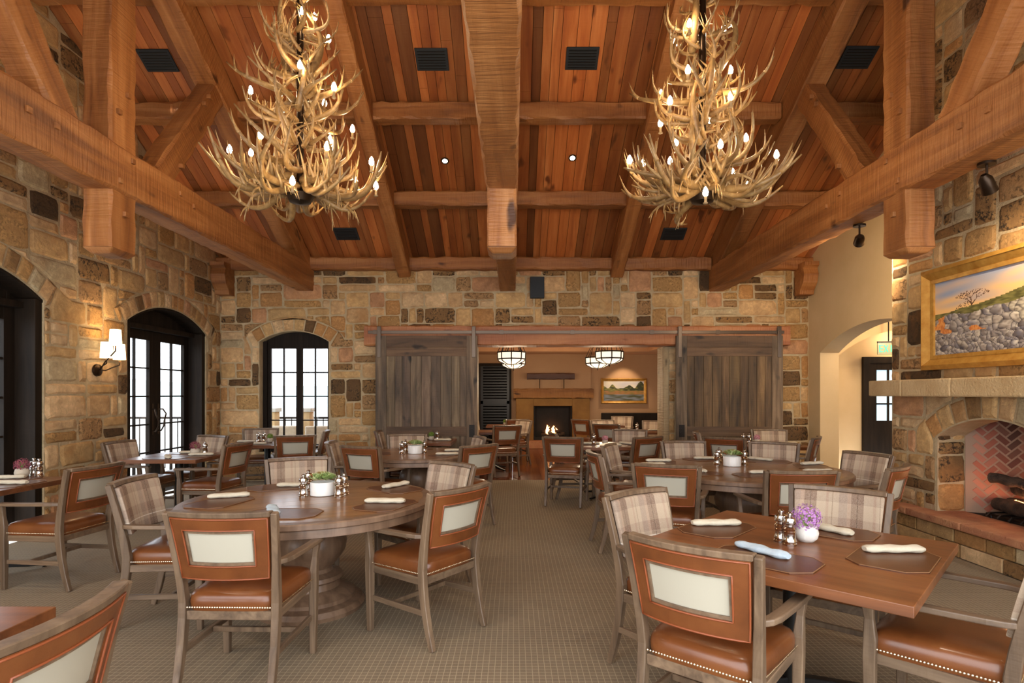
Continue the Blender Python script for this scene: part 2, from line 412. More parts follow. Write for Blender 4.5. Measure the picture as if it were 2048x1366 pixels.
# left wall
def gt(u): return roofz(u)-.02
gt.ks = (DK,)
DRA = (7.49, 9.41, 0, 2.46, 2.74); DRB = (4.24, 6.16, 0, 2.50, 2.80)
stone_wall('wall_left', (XL, 0, 0), (0, 1, 0), (1, 0, 0), -.35, DW, gt, [DRA, DRB], .35, 7)
# right: plaster wall with arch, chimney breast, plain near part
ARC = (6.66, 9.49, 0, 2.17, 2.53)
ra = stone_wall('wall_right', (XR, 0, 0), (0, 1, 0), (-1, 0, 0), -.35, DW, gt, [ARC], .31, 5, stones=False, base_mat=M_plaster)
XF = 4.2
def gc(u): return roofz(u)-.02
gc.ks = (DK,)
FB = (4.42, 5.72, .33, 1.06, 1.27)
stone_wall('wall_chimney', (XF, 0, 0), (0, 1, 0), (-1, 0, 0), 3.85, 6.38, gc, [FB], .27, 11, cell=.125)
cb = MB()
for a, b in ((6.37, 6.38), (3.85, 3.86)):
    cb.hexa([(XF+.001, a, 0), (XR, a, 0), (XR, b, 0), (XF+.001, b, 0), (XF+.001, a, roofz(a)-.02), (XR, a, roofz(a)-.02), (XR, b, roofz(b)-.02), (XF+.001, b, roofz(b)-.02)])
cb.build('wall_chimney_side', M_plaster, kind='structure')
# firebox interior
jm = stone_wall('trim_1', (XF+.005, 5.705, 0), (1, 0, 0), (0, -1, 0), .0, .28, 1.3, [],   .06, 27, vmin=.33, ring=False, cell=.14)
fb = structure('wall_firebox')
def brickpanel(a, b, z0, z1, seed):                      # herringbone fire bricks on the panel from a to b
    a = Vector(a); b = Vector(b); L = (b-a).length; U = (b-a).normalized(); n = U.cross(Vector((0, 0, 1)));
    if n.x > 0: n = -n
    rs = random.Random(seed); m = MB()
    m.hexa([a-n*.04+Vector((0, 0, z0)), b-n*.04+Vector((0, 0, z0)), b+Vector((0, 0, z0)), a+Vector((0, 0, z0)), a-n*.04+Vector((0, 0, z1)), b-n*.04+Vector((0, 0, z1)), b+Vector((0, 0, z1)), a+Vector((0, 0, z1))], S('a58670'))
    w = .062; k = w
    for i in range(-40, 60):
        for j in range(-40, 60):
            g = (i+j) % 4                                # herringbone on a rotated lattice
            if (i-j) % 4 == 0: cells = (i, j, 2, 1)
            elif (i-j) % 4 == 3: cells = (i, j, 1, 2)
            else: continue
            x, y, ww, hh = cells; q = [(x*k, y*k), ((x+ww)*k, y*k), ((x+ww)*k, (y+hh)*k), (x*k, (y+hh)*k)]
            cxq = sum(p[0] for p in q)/4; cyq = sum(p[1] for p in q)/4
            q = [(cxq+(p[0]-cxq)*(1-.008/(ww*k)*2), cyq+(p[1]-cyq)*(1-.008/(hh*k)*2)) for p in q]
            r = [((p[0]-p[1])*.7071, z0+(p[0]+p[1])*.7071) for p in q]
            if min(p[0] for p in r) < 0 or max(p[0] for p in r) > L or min(p[1] for p in r) < z0 or max(p[1] for p in r) > z1: continue
            u = sum(p[0] for p in r)/4/L; v = (sum(p[1] for p in r)/4-z0)/(z1-z0)
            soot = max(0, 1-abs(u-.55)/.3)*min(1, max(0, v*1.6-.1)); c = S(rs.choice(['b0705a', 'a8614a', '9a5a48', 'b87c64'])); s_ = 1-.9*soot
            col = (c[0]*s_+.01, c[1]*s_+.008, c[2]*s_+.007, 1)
            m.hexa([a+U*p[0]+n*.001+Vector((0, 0, p[1])) for p in r]+[a+U*p[0]+n*.006+Vector((0, 0, p[1])) for p in r], col)
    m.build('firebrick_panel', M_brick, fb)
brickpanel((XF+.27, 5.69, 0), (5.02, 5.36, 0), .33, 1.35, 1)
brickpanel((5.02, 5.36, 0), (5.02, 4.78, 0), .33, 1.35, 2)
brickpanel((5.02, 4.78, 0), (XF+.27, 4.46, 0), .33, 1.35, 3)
MB().box(XF+.02, 5.05, 4.4, 5.75, 1.33, 1.37).build('firebox_ceiling', M_soot, fb)
MB().box(XF+.0, 5.05, 4.4, 5.75, .25, .331).build('firebox_floor', M_soot, fb)
# floors
MB().box(XL, 7.6, -.6, DW+.12, -.1, 0).build('floor', M_carpet, kind='structure')
fl = MB(); rs = random.Random(5)
for i in range(64):
    x0 = -3.4+i*.13; y = DW+.12
    while y < 17:
        y1 = min(17, y+rs.uniform(.6, 1.6)); k = rs.uniform(.7, 1.15); fl.box(x0+.001, x0+.129, y+.001, y1-.001, -.1, .0, (k, k, k, 1)); y = y1
fl.build('floor_back', M_floorw, kind='structure')
# ceiling planks, both slopes
for nm, sgn in (('ceiling_far', 1), ('ceiling_near', -1)):
    pm = MB(); rs = random.Random(9 if sgn > 0 else 10); LN = (DW-DK)*math.hypot(1, SL)+.35; x = XL-.1
    while x < XR+.1:
        w = rs.choice([.11, .13, .15, .17]); k = rs.choice([.35, .5, .6, .7, .75, .8, .9, 1, 1.25]); h = rs.uniform(.92, 1.04)
        y = -.3
        while y < LN-.3:
            y1 = min(LN-.3+.0, y+rs.uniform(1.8, 4.5)); pm.box(x+.003, x+w-.003, y, y1-.003, 0, .03, (k, k*h, k*h*h, 1)); y = y1
        x += w
    pm.box(XL-.1, XR+.1, -.3, LN-.3, .03, .08, (.15, .1, .08, 1))
    ang = math.atan(SL)
    if sgn > 0: mt = Matrix.Translation((0, DW, RZ)) @ Matrix.Rotation(PI, 4, 'Z') @ Matrix.Rotation(ang, 4, 'X')
    else: mt = Matrix.Translation((0, 2*DK-DW, RZ)) @ Matrix.Rotation(ang, 4, 'X')
    pm.build(nm, M_plank, kind='structure', mtx=mt)
# ------------------------------------------------------------------ timbers
def timber(name, p0, p1, w, h, parent=None, up=(0, 0, 1), seed=0, ch=.018, m=None, rough=.006, step=.11):
    rs = random.Random(seed); p0 = Vector(p0); p1 = Vector(p1); L = (p1-p0).length; d = (p1-p0).normalized(); u = Vector(up)
    y = u.cross(d).normalized(); z = d.cross(y).normalized()
    mt = Matrix((d, y, z)).transposed().to_4x4(); mt.translation = p0
    n = max(2, int(L/step)); b = []; mb = MB()
    for i in range(n+1):
        x = L*i/n; c = ch*rs.uniform(.5, 1.6); a = w/2; e = h/2
        ring = [(-a+c, -e), (a-c, -e), (a, -e+c), (a, e-c), (a-c, e), (-a+c, e), (-a, e-c), (-a, -e+c)]
        for q in ring: b.append((x, q[0]+rs.uniform(-rough, rough)*.6, q[1]+rs.uniform(-rough, rough)))
    fs = [tuple(range(8)), tuple(8*n+7-i for i in range(8))]
    for i in range(n):
        for k in range(8): fs.append((8*i+k, 8*(i+1)+k, 8*(i+1)+(k+1) % 8, 8*i+(k+1) % 8))
    mb.add(b, fs); return mb.build(name, m or M_timber, parent, mtx=mt)
def truss(X, label, seed, bx=None, side=1):
    t = thing('roof_truss', label, 'roof truss', (0, 0, 0), group='timber roof trusses')
    xb = X if bx is None else bx
    timber('tie_beam', (xb, DW, 3.46), (xb, -.3, 3.46), .27, .42, t, seed=seed)
    bot = 2.76
    timber('king_post', (X, DK, bot), (X, DK, roofz(DK)-.02), .25, .34, t, up=(0, 1, 0), seed=seed+1)
    tip = MB(); a = .135; e = .17; tip.hexa([(X-a+.05, DK-e+.05, bot-.05), (X+a-.05, DK-e+.05, bot-.05), (X+a-.05, DK+e-.05, bot-.05), (X-a+.05, DK+e-.05, bot-.05), (X-a, DK-e, bot+.001), (X+a, DK-e, bot+.001), (X+a, DK+e, bot+.001), (X-a, DK+e, bot+.001)])
    tip.build('post_tip', M_timber, t, bevel=.015)
    nrm = math.hypot(1, SL)
    for s in (1, -1):
        y1 = DW if s > 0 else 2*DK-DW
        timber('principal_rafter', (X, y1, RZ-.21), (X, DK+s*.1, roofz(DK)-.21-.05), .26, .36, t, seed=seed+3+s)
        timber('brace', (X, DK+s*.6, 3.62), (X, DK+s*1.72, 5.07), .22, .27, t, up=(0, -s, 1), seed=seed+6+s)
    def peg(y, z, nm='peg', q=.045):
        m = MB()
        for sx in (side,) if side else ():
            xx = xb+sx*.135 if nm == 'peg' else X+sx*.135
            m.box(xx-.03 if sx > 0 else xx-.018, xx+.018 if sx > 0 else xx+.03, y-q/2, y+q/2, z-q/2, z+q/2)
        if m.v: m.build('peg', M_timber, t, bevel=.004)
    if side:
        for y, z in ((5.0, 3.35), (5.16, 3.58), (5.0, 3.95), (5.12, 4.15), (5.08, 3.08), (4.3, 3.5), (4.05, 3.5), (5.9, 3.55), (6.15, 3.5), (6.5, 4.85), (6.4, 4.72), (5.95, 3.85)):
            peg(y, z, 'peg2' if z > 3.7 or z < 3.2 else 'peg')
    return t
truss(-3.565, 'timber roof truss left of the left chandelier', 100, -3.555, 1)
truss(-.10, 'timber roof truss above the centre aisle between the chandeliers', 200, -.10, 0)
truss(3.49, 'timber roof truss right of the right chandelier, in front of the stone chimney', 300, 3.48, -1)
nrm = math.hypot(1, SL)
for X, lb in ((-1.86, 'hewn rafter running down behind the left chandelier'), (1.76, 'hewn rafter running down behind the right chandelier')):
    o = timber('rafter', (X, DW, RZ-.17), (X, DK, roofz(DK)-.17), .21, .33, seed=int(X*100)+900); tag(o, lb, 'rafter')
    o = timber('rafter', (X, 2*DK-DW, RZ-.17), (X, DK, roofz(DK)-.17), .21, .33, seed=int(X*100)+950); tag(o, lb.replace('running down', 'on the near slope,').replace(', behind', ' above'), 'rafter')
xs = [(XL, -3.70), (-3.44, -1.965), (-1.755, -.23), (.03, 1.655), (1.865, 3.34), (3.60, XR)]
where = ['beside the left gable wall', 'behind the left chandelier', 'left of the centre truss', 'right of the centre truss', 'behind the right chandelier', 'beside the right gable wall']
rows = ['along the wall top', 'one up from the wall top', 'two up from the wall top', 'three up, near the ridge']
for r in range(4):
    d = DW-.06-r*1.27
    for k, (a, b) in enumerate(xs):
        o = timber('purlin', (a, d, roofz(d)-.12), (b, d, roofz(d)-.12), .2, .21, seed=r*10+k, rough=.009)
        tag(o, 'hewn timber purlin %s, %s' % (where[k], rows[r]), 'purlin', 'roof purlins')
    for (a, b) in (xs if r in (3,) else []):
        dd = 2*DK-d; 
for px_, r in ((840, 3), (1172, 3), (895, 1), (1143, 1)):
    d = DW-.06-r*1.27-.1; X = (px_-CX)/F*d; m = MB(); m.tube([(0, 0, 0), (0, -.012, 0)], .035, 16)
    for o in bpy.data.objects:
        if o.name.startswith('purlin') and abs(o.matrix_local.translation.y-(d+.1)) < .02 and o.matrix_local.translation.x < X < o.matrix_local.translation.x+2:
            m.v = [(X-o.matrix_local.translation.x+v[0], v[1]+ .1*-1, v[2]) for v in m.v]
            m.build('peg', wood('pale peg', S('c08a50'), S('c8965c'), S('d0a068'), 0, .6, .1) if r == 3 and px_ == 840 else bpy.data.materials['pale peg'], o)
            break
o = timber('ridge_beam', (XL, DK, roofz(DK)-.2), (XR, DK, roofz(DK)-.2), .2, .28, seed=77); tag(o, 'ridge beam along the top of the timber roof', 'ridge beam')
# eave corbels at the far corners
for X, sg, lb in ((XR, -1, 'carved timber corbel under the eave above the right archway'), (XL, 1, 'carved timber corbel under the eave beside the arched window')):
    m = MB(); poly = [(0, 0), (.36, 0), (.36, -.06), (.30, -.1), (.34, -.2), (.30, -.34), (.2, -.45), (.18, -.52), (0, -.52)]
    y0, y1 = DW-.42, DW-.18
    m.prism(poly, lambda a, b: (X+sg*(a*.55), DW-.02-0*a-.0-.0, 3.66+b) if False else (X+sg*.02, DW-.03-a, 3.68+b), lambda a, b: (X+sg*.26, DW-.03-a, 3.68+b))
    tag(m.build('corbel', M_timber, bevel=.006), lb, 'corbel')
# lintel beam over the opening
o = timber('lintel_beam', (-2.50, DW-.04, 2.47), (4.63, DW-.04, 2.47), .42, .33, seed=55, m=wood('lintel timber', S('8a4a28'), S('b06c3e'), S('c48450'), 0, .55, .6, 6, dist=.02)); tag(o, 'long hewn timber lintel over the wide opening', 'lintel')
m = MB()                                                 # rough sawn jamb boards
m.box(2.56, 2.66, DW-.03, DW+.38, 0, 2.31); m.box(-.72, -.62, DW-.03, DW+.38, 0, 2.31)
wj = wood('rough jamb board', S('7c664a'), S('a58b66'), S('c0a67e'), 2, .7, .8, 6, dist=.03); m.build('trim_2', wj, bevel=.01, kind='structure')
# ------------------------------------------------------------------ windows and doors
def pane_grid(m, P, u0, u1, v0, v1, cols, rws, bar=.022):  # muntins
    for i in range(1, cols):
        u = u0+(u1-u0)*i/cols; m.hexa([P(u-bar/2, v0, -.02), P(u+bar/2, v0, -.02), P(u+bar/2, v0, .015), P(u-bar/2, v0, .015), P(u-bar/2, v1, -.02), P(u+bar/2, v1, -.02), P(u+bar/2, v1, .015), P(u-bar/2, v1, .015)])
    for j in range(1, rws):
        v = v0+(v1-v0)*j/rws; m.hexa([P(u0, v-bar/2, -.018), P(u1, v-bar/2, -.018), P(u1, v-bar/2, .013), P(u0, v-bar/2, .013), P(u0, v+bar/2, -.018), P(u1, v+bar/2, -.018), P(u1, v+bar/2, .013), P(u0, v+bar/2, .013)])
def rect(m, P, u0, u1, v0, v1, n0, n1):
    m.hexa([P(u0, v0, n0), P(u1, v0, n0), P(u1, v0, n1), P(u0, v0, n1), P(u0, v1, n0), P(u1, v1, n0), P(u1, v1, n1), P(u0, v1, n1)])
def leafset(root, name, P, u0, u1, v0, v1, st, cols, rws, botrail=None, handle=0):
    m = MB(); br = botrail or st
    rect(m, P, u0, u0+st, v0, v1, -.03, .025); rect(m, P, u1-st, u1, v0, v1, -.03, .025)
    rect(m, P, u0+st, u1-st, v1-st, v1, -.03, .025); rect(m, P, u0+st, u1-st, v0, v0+br, -.03, .025)
    lf = m.build(name, M_dframe, root, bevel=.003)
    m = MB(); pane_grid(m, P, u0+st, u1-st, v0+br, v1-st, cols, rws); m.build('muntins', M_dframe, lf)
    m = MB(); rect(m, P, u0+st, u1-st, v0+br, v1-st, -.008, -.003); m.build('glass', M_glass, lf)
    if handle:
        u = u1-st/2 if handle > 0 else u0+st/2; s = -handle; m = MB()
        m.tube([P(u, .95, .03), P(u, .95, .07), P(u-s*.0, 1.02, .11), P(u, 1.1, .12), P(u+s*.06, 1.2, .11), P(u+s*.03, 1.27, .08), P(u, 1.27, .03)], .011, 8)
        rect(m, P, u-.02, u+.02, .9, 1.35, .025, .032)
        m.build('handle', M_bronze, lf, smooth=50)
    return lf
def arch_fill(m, P, op, vt, n0, n1):                     # solid board from vt up to the arch
    for i in range(24):
        a = op[0]+(op[1]-op[0])*i/24; b = op[0]+(op[1]-op[0])*(i+1)/24; x, y = arch(op, a)-.002, arch(op, b)-.002
        m.hexa([P(a, vt, n0), P(b, vt, n0), P(b, vt, n1), P(a, vt, n1), P(a, x, n0), P(b, y, n0), P(b, y, n1), P(a, x, n1)])
# arched window on the far wall
w1 = structure('window_1'); P = lambda u, v, n: Vector((u, DW+.2-n, v))
m = MB(); arch_fill(m, P, WIN, 2.30, -.05, .03); rect(m, P, WIN[0], WIN[0]+.07, .5, 2.41, -.05, .06); rect(m, P, WIN[1]-.02, WIN[1], .5, 2.4, -.05, .06)
rect(m, P, WIN[0], WIN[1], .5, .56, -.05, .06); m.build('window_frame', M_dframe, w1, bevel=.004)
mu = (WIN[0]+.07+WIN[1]-.02)/2
leafset(w1, 'sash', P, WIN[0]+.07, mu, .56, 2.34, .055, 2, 4); leafset(w1, 'sash', P, mu, WIN[1]-.02, .56, 2.34, .055, 2, 4)
m = MB(); m.box(WIN[0]-.04, WIN[1]+.04, DW-.05, DW+.2, .46, .5); m.build('window_sill', M_cast, w1, bevel=.006)
# french doors in the left wall
for nm, op in (('door_1', DRA), ('door_2', DRB)):
    dr = structure(nm); P = lambda u, v, n: Vector((XL-.26+n, u, v))
    m = MB(); arch_fill(m, P, op, 2.42, -.05, .0)
    for i in range(24):                                  # soffit lining of the arch
        a = op[0]+(op[1]-op[0])*i/24; b = op[0]+(op[1]-op[0])*(i+1)/24; x, y = arch(op, a), arch(op, b)
        m.hexa([P(a, x-.03, -.05), P(b, y-.03, -.05), P(b, y-.03, .25), P(a, x-.03, .25), P(a, x-.001, -.05), P(b, y-.001, -.05), P(b, y-.001, .25), P(a, x-.001, .25)])
    rect(m, P, op[0], op[0]+.09, 0, op[3], -.05, .24); rect(m, P, op[1]-.09, op[1], 0, op[3], -.05, .24); rect(m, P, op[0], op[1], 2.40, 2.47, -.05, .12)
    m.build('door_frame', M_dframe, dr, bevel=.004)
    c = (op[0]+op[1])/2
    leafset(dr, 'door_leaf', P, op[0]+.09, c, .02, 2.40, .13, 2, 5, .22, 1); leafset(dr, 'door_leaf', P, c, op[1]-.09, .02, 2.40, .13, 2, 5, .22, -1)
# ------------------------------------------------------------------ barn doors and track
def barn_door(x0, x1, label, pull, seed, tn=(1, 1, 1)):
    t = thing('barn_door', label, 'barn door', ((x0+x1)/2, DW-.30, 0), group=None); w = (x1-x0)/2; rs = random.Random(seed)
    m = MB(); x = -w+.18
    while x < w-.18-.01:
        ww = min(rs.choice([.12, .14, .16, .18]), w-.18-x); k = rs.uniform(.7, 1.3); m.box(x+.002, x+ww-.002, -.015, .015, .1, 2.25, (k*tn[0], k*tn[1]*rs.uniform(.94, 1.02), k*tn[2]*rs.uniform(.88, 1), 1)); x += ww
    m.build('plank_panel', M_barn, t, bevel=.002, seg=1)
    m = MB(); m.box(-w, -w+.18, -.025, .025, .08, 2.46, (.9, .88, .85, 1)); m.box(w-.18, w, -.025, .025, .08, 2.46, (1, .95, .9, 1)); m.build('stile', M_barn, t, bevel=.003)
    mr = M_barnh
    m = MB(); m.box(-w+.18, w-.18, -.024, .024, 2.27, 2.46, (.65, .58, .5, 1)); m.box(-w+.18, w-.18, -.022, .022, 2.12, 2.268, (.85, .78, .7, 1)); m.build('top_rail', mr, t, bevel=.003)
    m = MB(); m.box(-w+.18, w-.18, -.027, .022, .79, .95, (.65, .6, .55, 1)); m.box(-w+.18, w-.18, -.022, .022, .08, .25, (.75, .7, .6, 1)); m.build('lock_rail', mr, t, bevel=.003)
    for s in (-1, 1):
        m = MB(); xx = s*(w-.06); m.box(xx-.03, xx+.03, -.04, -.026, 2.1, 2.60); m.box(xx-.03, xx+.03, -.04, .0, 2.6, 2.615); m.box(xx-.03, xx+.03, -.006, .0, 2.50, 2.6)
        hg = m.build('hanger_strap', M_steel, t, bevel=.003); m = MB(); m.tube([(xx, -.046, 2.56), (xx, -.0, 2.56)], .022, 20); m.build('wheel', M_steel, hg)
    m = MB(); xx = pull*(w-.09); m.box(xx-.045, xx+.045, -.034, -.025, .78, .98); m.lathe([(0, 0), (.04, 0), (.04, .012), (0, .012)], (0, 0, 0), 16); 
    m.v = m.v[:8]+[(xx+v[0], -.046+v[2], .88+v[1]) for v in m.v[8:]]
    m.build('pull_plate', M_iron, t)
    return t
M_barnh = wood('barn rail boards', S('4b3826'), S('6d543c'), S('846a4e'), 0, .65, .5, 10, attr=True)
barn_door(-2.29, -.60, 'weathered plank sliding barn door left of the opening', 1, 1)
barn_door(2.70, 4.47, 'weathered plank sliding barn door right of the opening', -1, 2, (.68, .58, .40))
m = MB(); m.box(-2.42, 4.50, DW-.305, DW-.293, 2.495, 2.545)
for x in (-2.3, -.2, .98, 2.3, 3.4, 4.4): m.box(x-.02, x+.02, DW-.293, DW-.24, 2.50, 2.54); m.box(x-.035, x+.035, DW-.312, DW-.305, 2.485, 2.555)
tag(m.build('door_track', M_steel, bevel=.002), 'long flat steel track carrying the sliding barn doors', 'door track')
# ------------------------------------------------------------------ back room
DB = 16.5
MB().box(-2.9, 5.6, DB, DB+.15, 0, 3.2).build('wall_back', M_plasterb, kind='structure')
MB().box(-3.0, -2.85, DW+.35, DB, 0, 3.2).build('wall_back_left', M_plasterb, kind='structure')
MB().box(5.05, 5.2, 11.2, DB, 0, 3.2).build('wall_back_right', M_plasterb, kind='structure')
m = MB(); z = 2.62
m.box(-2.9, -1.8, DW+.35, DB, z, z+.1); m.box(3.6, 5.2, DW+.35, DB, z, z+.1); m.box(-1.8, 3.6, 15.3, DB, z, z+.1); m.box(-1.8, 3.6, DW+.35, 10.9, z, z+.1)
m.box(-1.85, -1.8, 10.9, 15.3, z+.1, 3.2); m.box(3.6, 3.65, 10.9, 15.3, z+.1, 3.2); m.box(-1.8, 3.6, 15.3, 15.35, z+.1, 3.2)
m.build('ceiling_soffit', rough_mat('soffit plaster', S('c09068'), S('cc9c72'), 2, .1), kind='structure')
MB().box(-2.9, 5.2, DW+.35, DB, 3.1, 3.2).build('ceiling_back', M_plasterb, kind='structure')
m = MB(); m.box(-1.8, 3.6, 15.18, 15.3, 2.76, 2.95); m.box(3.5, 3.6, 10.9, 15.18, 2.76, 2.95); m.box(-1.8, -1.7, 10.9, 15.18, 2.76, 2.95)
m.build('trim_3', mat('orange crown', S('b4602c'), .5), kind='structure')
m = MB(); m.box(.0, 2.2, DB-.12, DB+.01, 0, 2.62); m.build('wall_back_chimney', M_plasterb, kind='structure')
# back fireplace
bf = thing('fireplace', 'brown stone fireplace with dark square firebox in the back room', 'fireplace', (1.1, DB-.12, 0))
m = MB(); m.box(-1.03, -.54, -.35, 0, 0, 1.36); m.box(.54, 1.03, -.35, 0, 0, 1.36); m.box(-.54, .54, -.35, 0, 1.15, 1.36); m.build('surround', M_limeb, bf, bevel=.01)
m = MB(); m.box(-.54, .54, -.03, 0, .28, 1.15); m.box(-.54, .54, -.34, 0, .2, .28); m.box(-.53, -.5, -.3, 0, .28, 1.15); m.box(.5, .53, -.3, 0, .28, 1.15); m.build('firebox', M_soot, bf)
o = timber('mantel', (-1.1, -.22, 1.5), (1.12, -.22, 1.5), .5, .27, bf, seed=8, m=wood('mantel stone brown', S('5c3416'), S('8a5a2c'), S('a8743c'), 0, .7, .8, 4, dist=.03), rough=.015)
m = MB(); m.box(-1.0, 1.0, -.75, 0, .0, .2); m.build('hearth', M_hearth, bf, bevel=.01)
m = MB(); rs = random.Random(4)
m.tube([(-.32, -.2, .33), (.34, -.16, .36)], .05, 8); m.tube([(-.28, -.12, .42), (.2, -.22, .44)], .045, 8); m.build('log', M_log, bf)
def flames(par, n, c, sx, sy, hmax, seed, axis=0):
    rs = random.Random(seed)
    for i in range(n):
        m = MB(); a = rs.uniform(-1, 1); x = c[0]+a*sx; y = c[1]+rs.uniform(-1, 1)*sy; h = hmax*rs.uniform(.4, 1)*(1-.5*abs(a)); w = rs.uniform(-.04, .04)
        m.tube([(x, y, c[2]), (x+w, y, c[2]+h*.3), (x-w, y, c[2]+h*.7), (x+w*.5, y, c[2]+h)], [.03, .04, .022, .003], 8); m.build('flame', M_flame, par, smooth=True)
flames(bf, 9, (-.05, -.17, .36), .22, .05, .34, 3)
o = timber('mantel_beam', (1.1-.72, DB-.3, 1.98), (1.1+.62, DB-.3, 1.98), .14, .17, seed=66, m=wood('dark display beam', S('2e1810'), S('45261a'), S('5a3626'), 0, .6, .6, 6)); tag(o, 'dark rough beam on two thin rods above the back mantel', 'beam ornament')
m = MB()
for x in (-.38, .34): m.tube([(x+.1, DB-.3-(DB-.3), 0), (x+.1, 0, -.34)], .012, 6)
ix = MB()
for x in (.36, 1.04): ix.tube([(x, 0, -.08), (x, 0, -.345)], .012, 6)
ix.build('rod', M_iron, o)
# shuttered window
w2 = structure('window_2'); P = lambda u, v, n: Vector((u, DB-n, v))
m = MB(); rect(m, P, -1.02, -.94, .2, 2.3, 0, .08); rect(m, P, -.12, -.06, .2, 2.3, 0, .08); rect(m, P, -1.02, -.06, 2.28, 2.36, 0, .08); rect(m, P, -1.02, -.06, .12, .2, 0, .08)
m.build('window_frame', M_dframe, w2)
m = MB(); rect(m, P, -.94, -.12, .2, 2.28, .001, .008); rect(m, P, -.94, -.12, 1.2, 1.29, .01, .06); rect(m, P, -.94, -.87, .2, 2.28, .01, .06); rect(m, P, -.19, -.12, .2, 2.28, .01, .06)
for k in range(26):
    v = .24+k*.079
    if abs(v-1.245) < .06: continue
    m.hexa([P(-.87, v, .012), P(-.19, v, .012), P(-.19, v+.035, .062), P(-.87, v+.035, .062), P(-.87, v+.012, .012), P(-.19, v+.012, .012), P(-.19, v+.047, .062), P(-.87, v+.047, .062)])
m.build('shutter', mat('shutter paint', S('120e0b'), .45), w2)
# paintings
def vn(x, y, s): return mnoise.noise(Vector((x*s, y*s, 3.7)))
def painting(name, label, O, U, Nn, w, h, fn, fw, nx=150, deep=.05):
    t = thing(name, label, 'painting', O); U = Vector(U); Nn = Vector(Nn); V = Vector((0, 0, 1)); P = lambda u, v, n: U*u+V*v+Nn*n
    def fr(i0, i1, n1, nm, mt_):
        m = MB()
        a, b = w/2, h/2
        q0 = [(-a+i0, -b+i0), (a-i0, -b+i0), (a-i0, b-i0), (-a+i0, b-i0)]; q1 = [(-a+i1, -b+i1), (a-i1, -b+i1), (a-i1, b-i1), (-a+i1, b-i1)]
        for k in range(4):
            p, q = q0[k], q0[(k+1) % 4]; r, s = q1[(k+1) % 4], q1[k]
            m.hexa([P(*p, 0), P(*q, 0), P(*r, 0), P(*s, 0), P(*p, n1[0]), P(*q, n1[0]), P(*r, n1[1]), P(*s, n1[1])])
        m.build(nm, mt_, t)
    fr(0, fw*.3, (deep*.7, deep), 'frame', M_gold); fr(fw*.3, fw*.75, (deep*.95, deep*.45), 'frame_cove', M_gold); fr(fw*.75, fw, (deep*.5, deep*.42), 'frame_liner', M_gold)
    iw, ih = w-2*fw, h-2*fw; ny = int(nx*ih/iw); m = MB()
    for j in range(ny):
        for i in range(nx):
            u0, u1 = -iw/2+iw*i/nx, -iw/2+iw*(i+1)/nx; v0, v1 = -ih/2+ih*j/ny, -ih/2+ih*(j+1)/ny
            m.add([P(u0, v0, .018), P(u1, v0, .018), P(u1, v1, .018), P(u0, v1, .018)], [(0, 1, 2, 3)], fn((i+.5)/nx, (j+.5)/ny))
    m.build('canvas', M_paint, t, recalc=False)
    return t
def mixc(a, b, t): t = max(0, min(1, t)); return tuple(a[i]+(b[i]-a[i])*t for i in range(4))
branches = []
def mk(x, y, a, l, w, dp):
    x1, y1 = x+math.cos(a)*l, y+math.sin(a)*l; branches.append((x, y, x1, y1, w))
    if dp:
        rs_ = random.Random(int(x*1e4+y*1e5)+dp)
        for s in (-1, 1, .2): mk(x1, y1, a+s*rs_.uniform(.3, .7), l*.66, w*.6, dp-1)
mk(.30, .50, 1.6, .12, .010, 4); mk(.32, .5, 2.1, .08, .006, 3)
def cells(u, v, s):
    x, y = u*s*2, v*s; best = 9; bid = 0; sec = 9
    for i in range(int(x)-1, int(x)+2):
        for j in range(int(y)-1, int(y)+2):
            r1 = (math.sin(i*127.1+j*311.7)*43758.5453) % 1; r2 = (math.sin(i*269.5+j*183.3)*43758.5453) % 1
            d = math.hypot(i+r1-x, j+r2-y)
            if d < best: sec = best; best = d; bid = (r1+r2*7) % 1; dx = (i+r1-x)+(j+r2-y)
            elif d < sec: sec = d
    return best, sec-best, bid, dx
def desert(u, v):
    hor = .56+.22*u*u+.1*u+.02*vn(u, 0, 7)
    if v > hor:
        c = mixc(S('e8b878'), S('8f9ab0'), (v-hor)*1.8+.5*vn(u, v*2.5, 5)+.1)
        for (x0, y0, x1, y1, w) in branches:
            dx, dy = x1-x0, y1-y0; t = max(0, min(1, ((u-x0)*dx+(v-y0)*dy)/(dx*dx+dy*dy)))
            if math.hypot((u-x0-dx*t)*1.8, v-y0-dy*t) < w: return S('5a3c28')
        return c
    rk = .50+.12*vn(u, 1, 4)+.18*u-.02
    if v > rk: return mixc(S('4e4a24'), S('7d7640'), .5+1.2*vn(u, v*2, 22))
    if u < .4 and v > .28 and vn(u, v, 9) > .22: return mixc(S('b8642c'), S('d8944c'), .5+vn(u*3, v, 30))
    b, e, i_, dx = cells(u+.04*vn(u, v, 12), v+.05*vn(v, u, 14), 9 if v > .25 else 15)
    base = mixc(S('6c6a78'), S('b8ab9c'), i_) if u < .8-.5*v else mixc(S('c0b49c'), S('d8ccb4'), i_)
    c = mixc(base, S('e2d8c6'), -dx*.8); c = mixc(c, S('35303a'), dx*1.0)
    c = mixc(c, S('6a5c50'), .25+.8*vn(u, v, 40)); return mixc(S('2c2830'), c, .15+e*6)
PY0, PY1 = 5.80, 4.0
painting('landscape_painting', 'large gilt-framed rocky hillside landscape painting above the stone mantel', (XF-.03, (PY0+PY1)/2, 2.225), (0, -1, 0), (-1, 0, 0), PY0-PY1, .985, desert, .14, 200, .09)
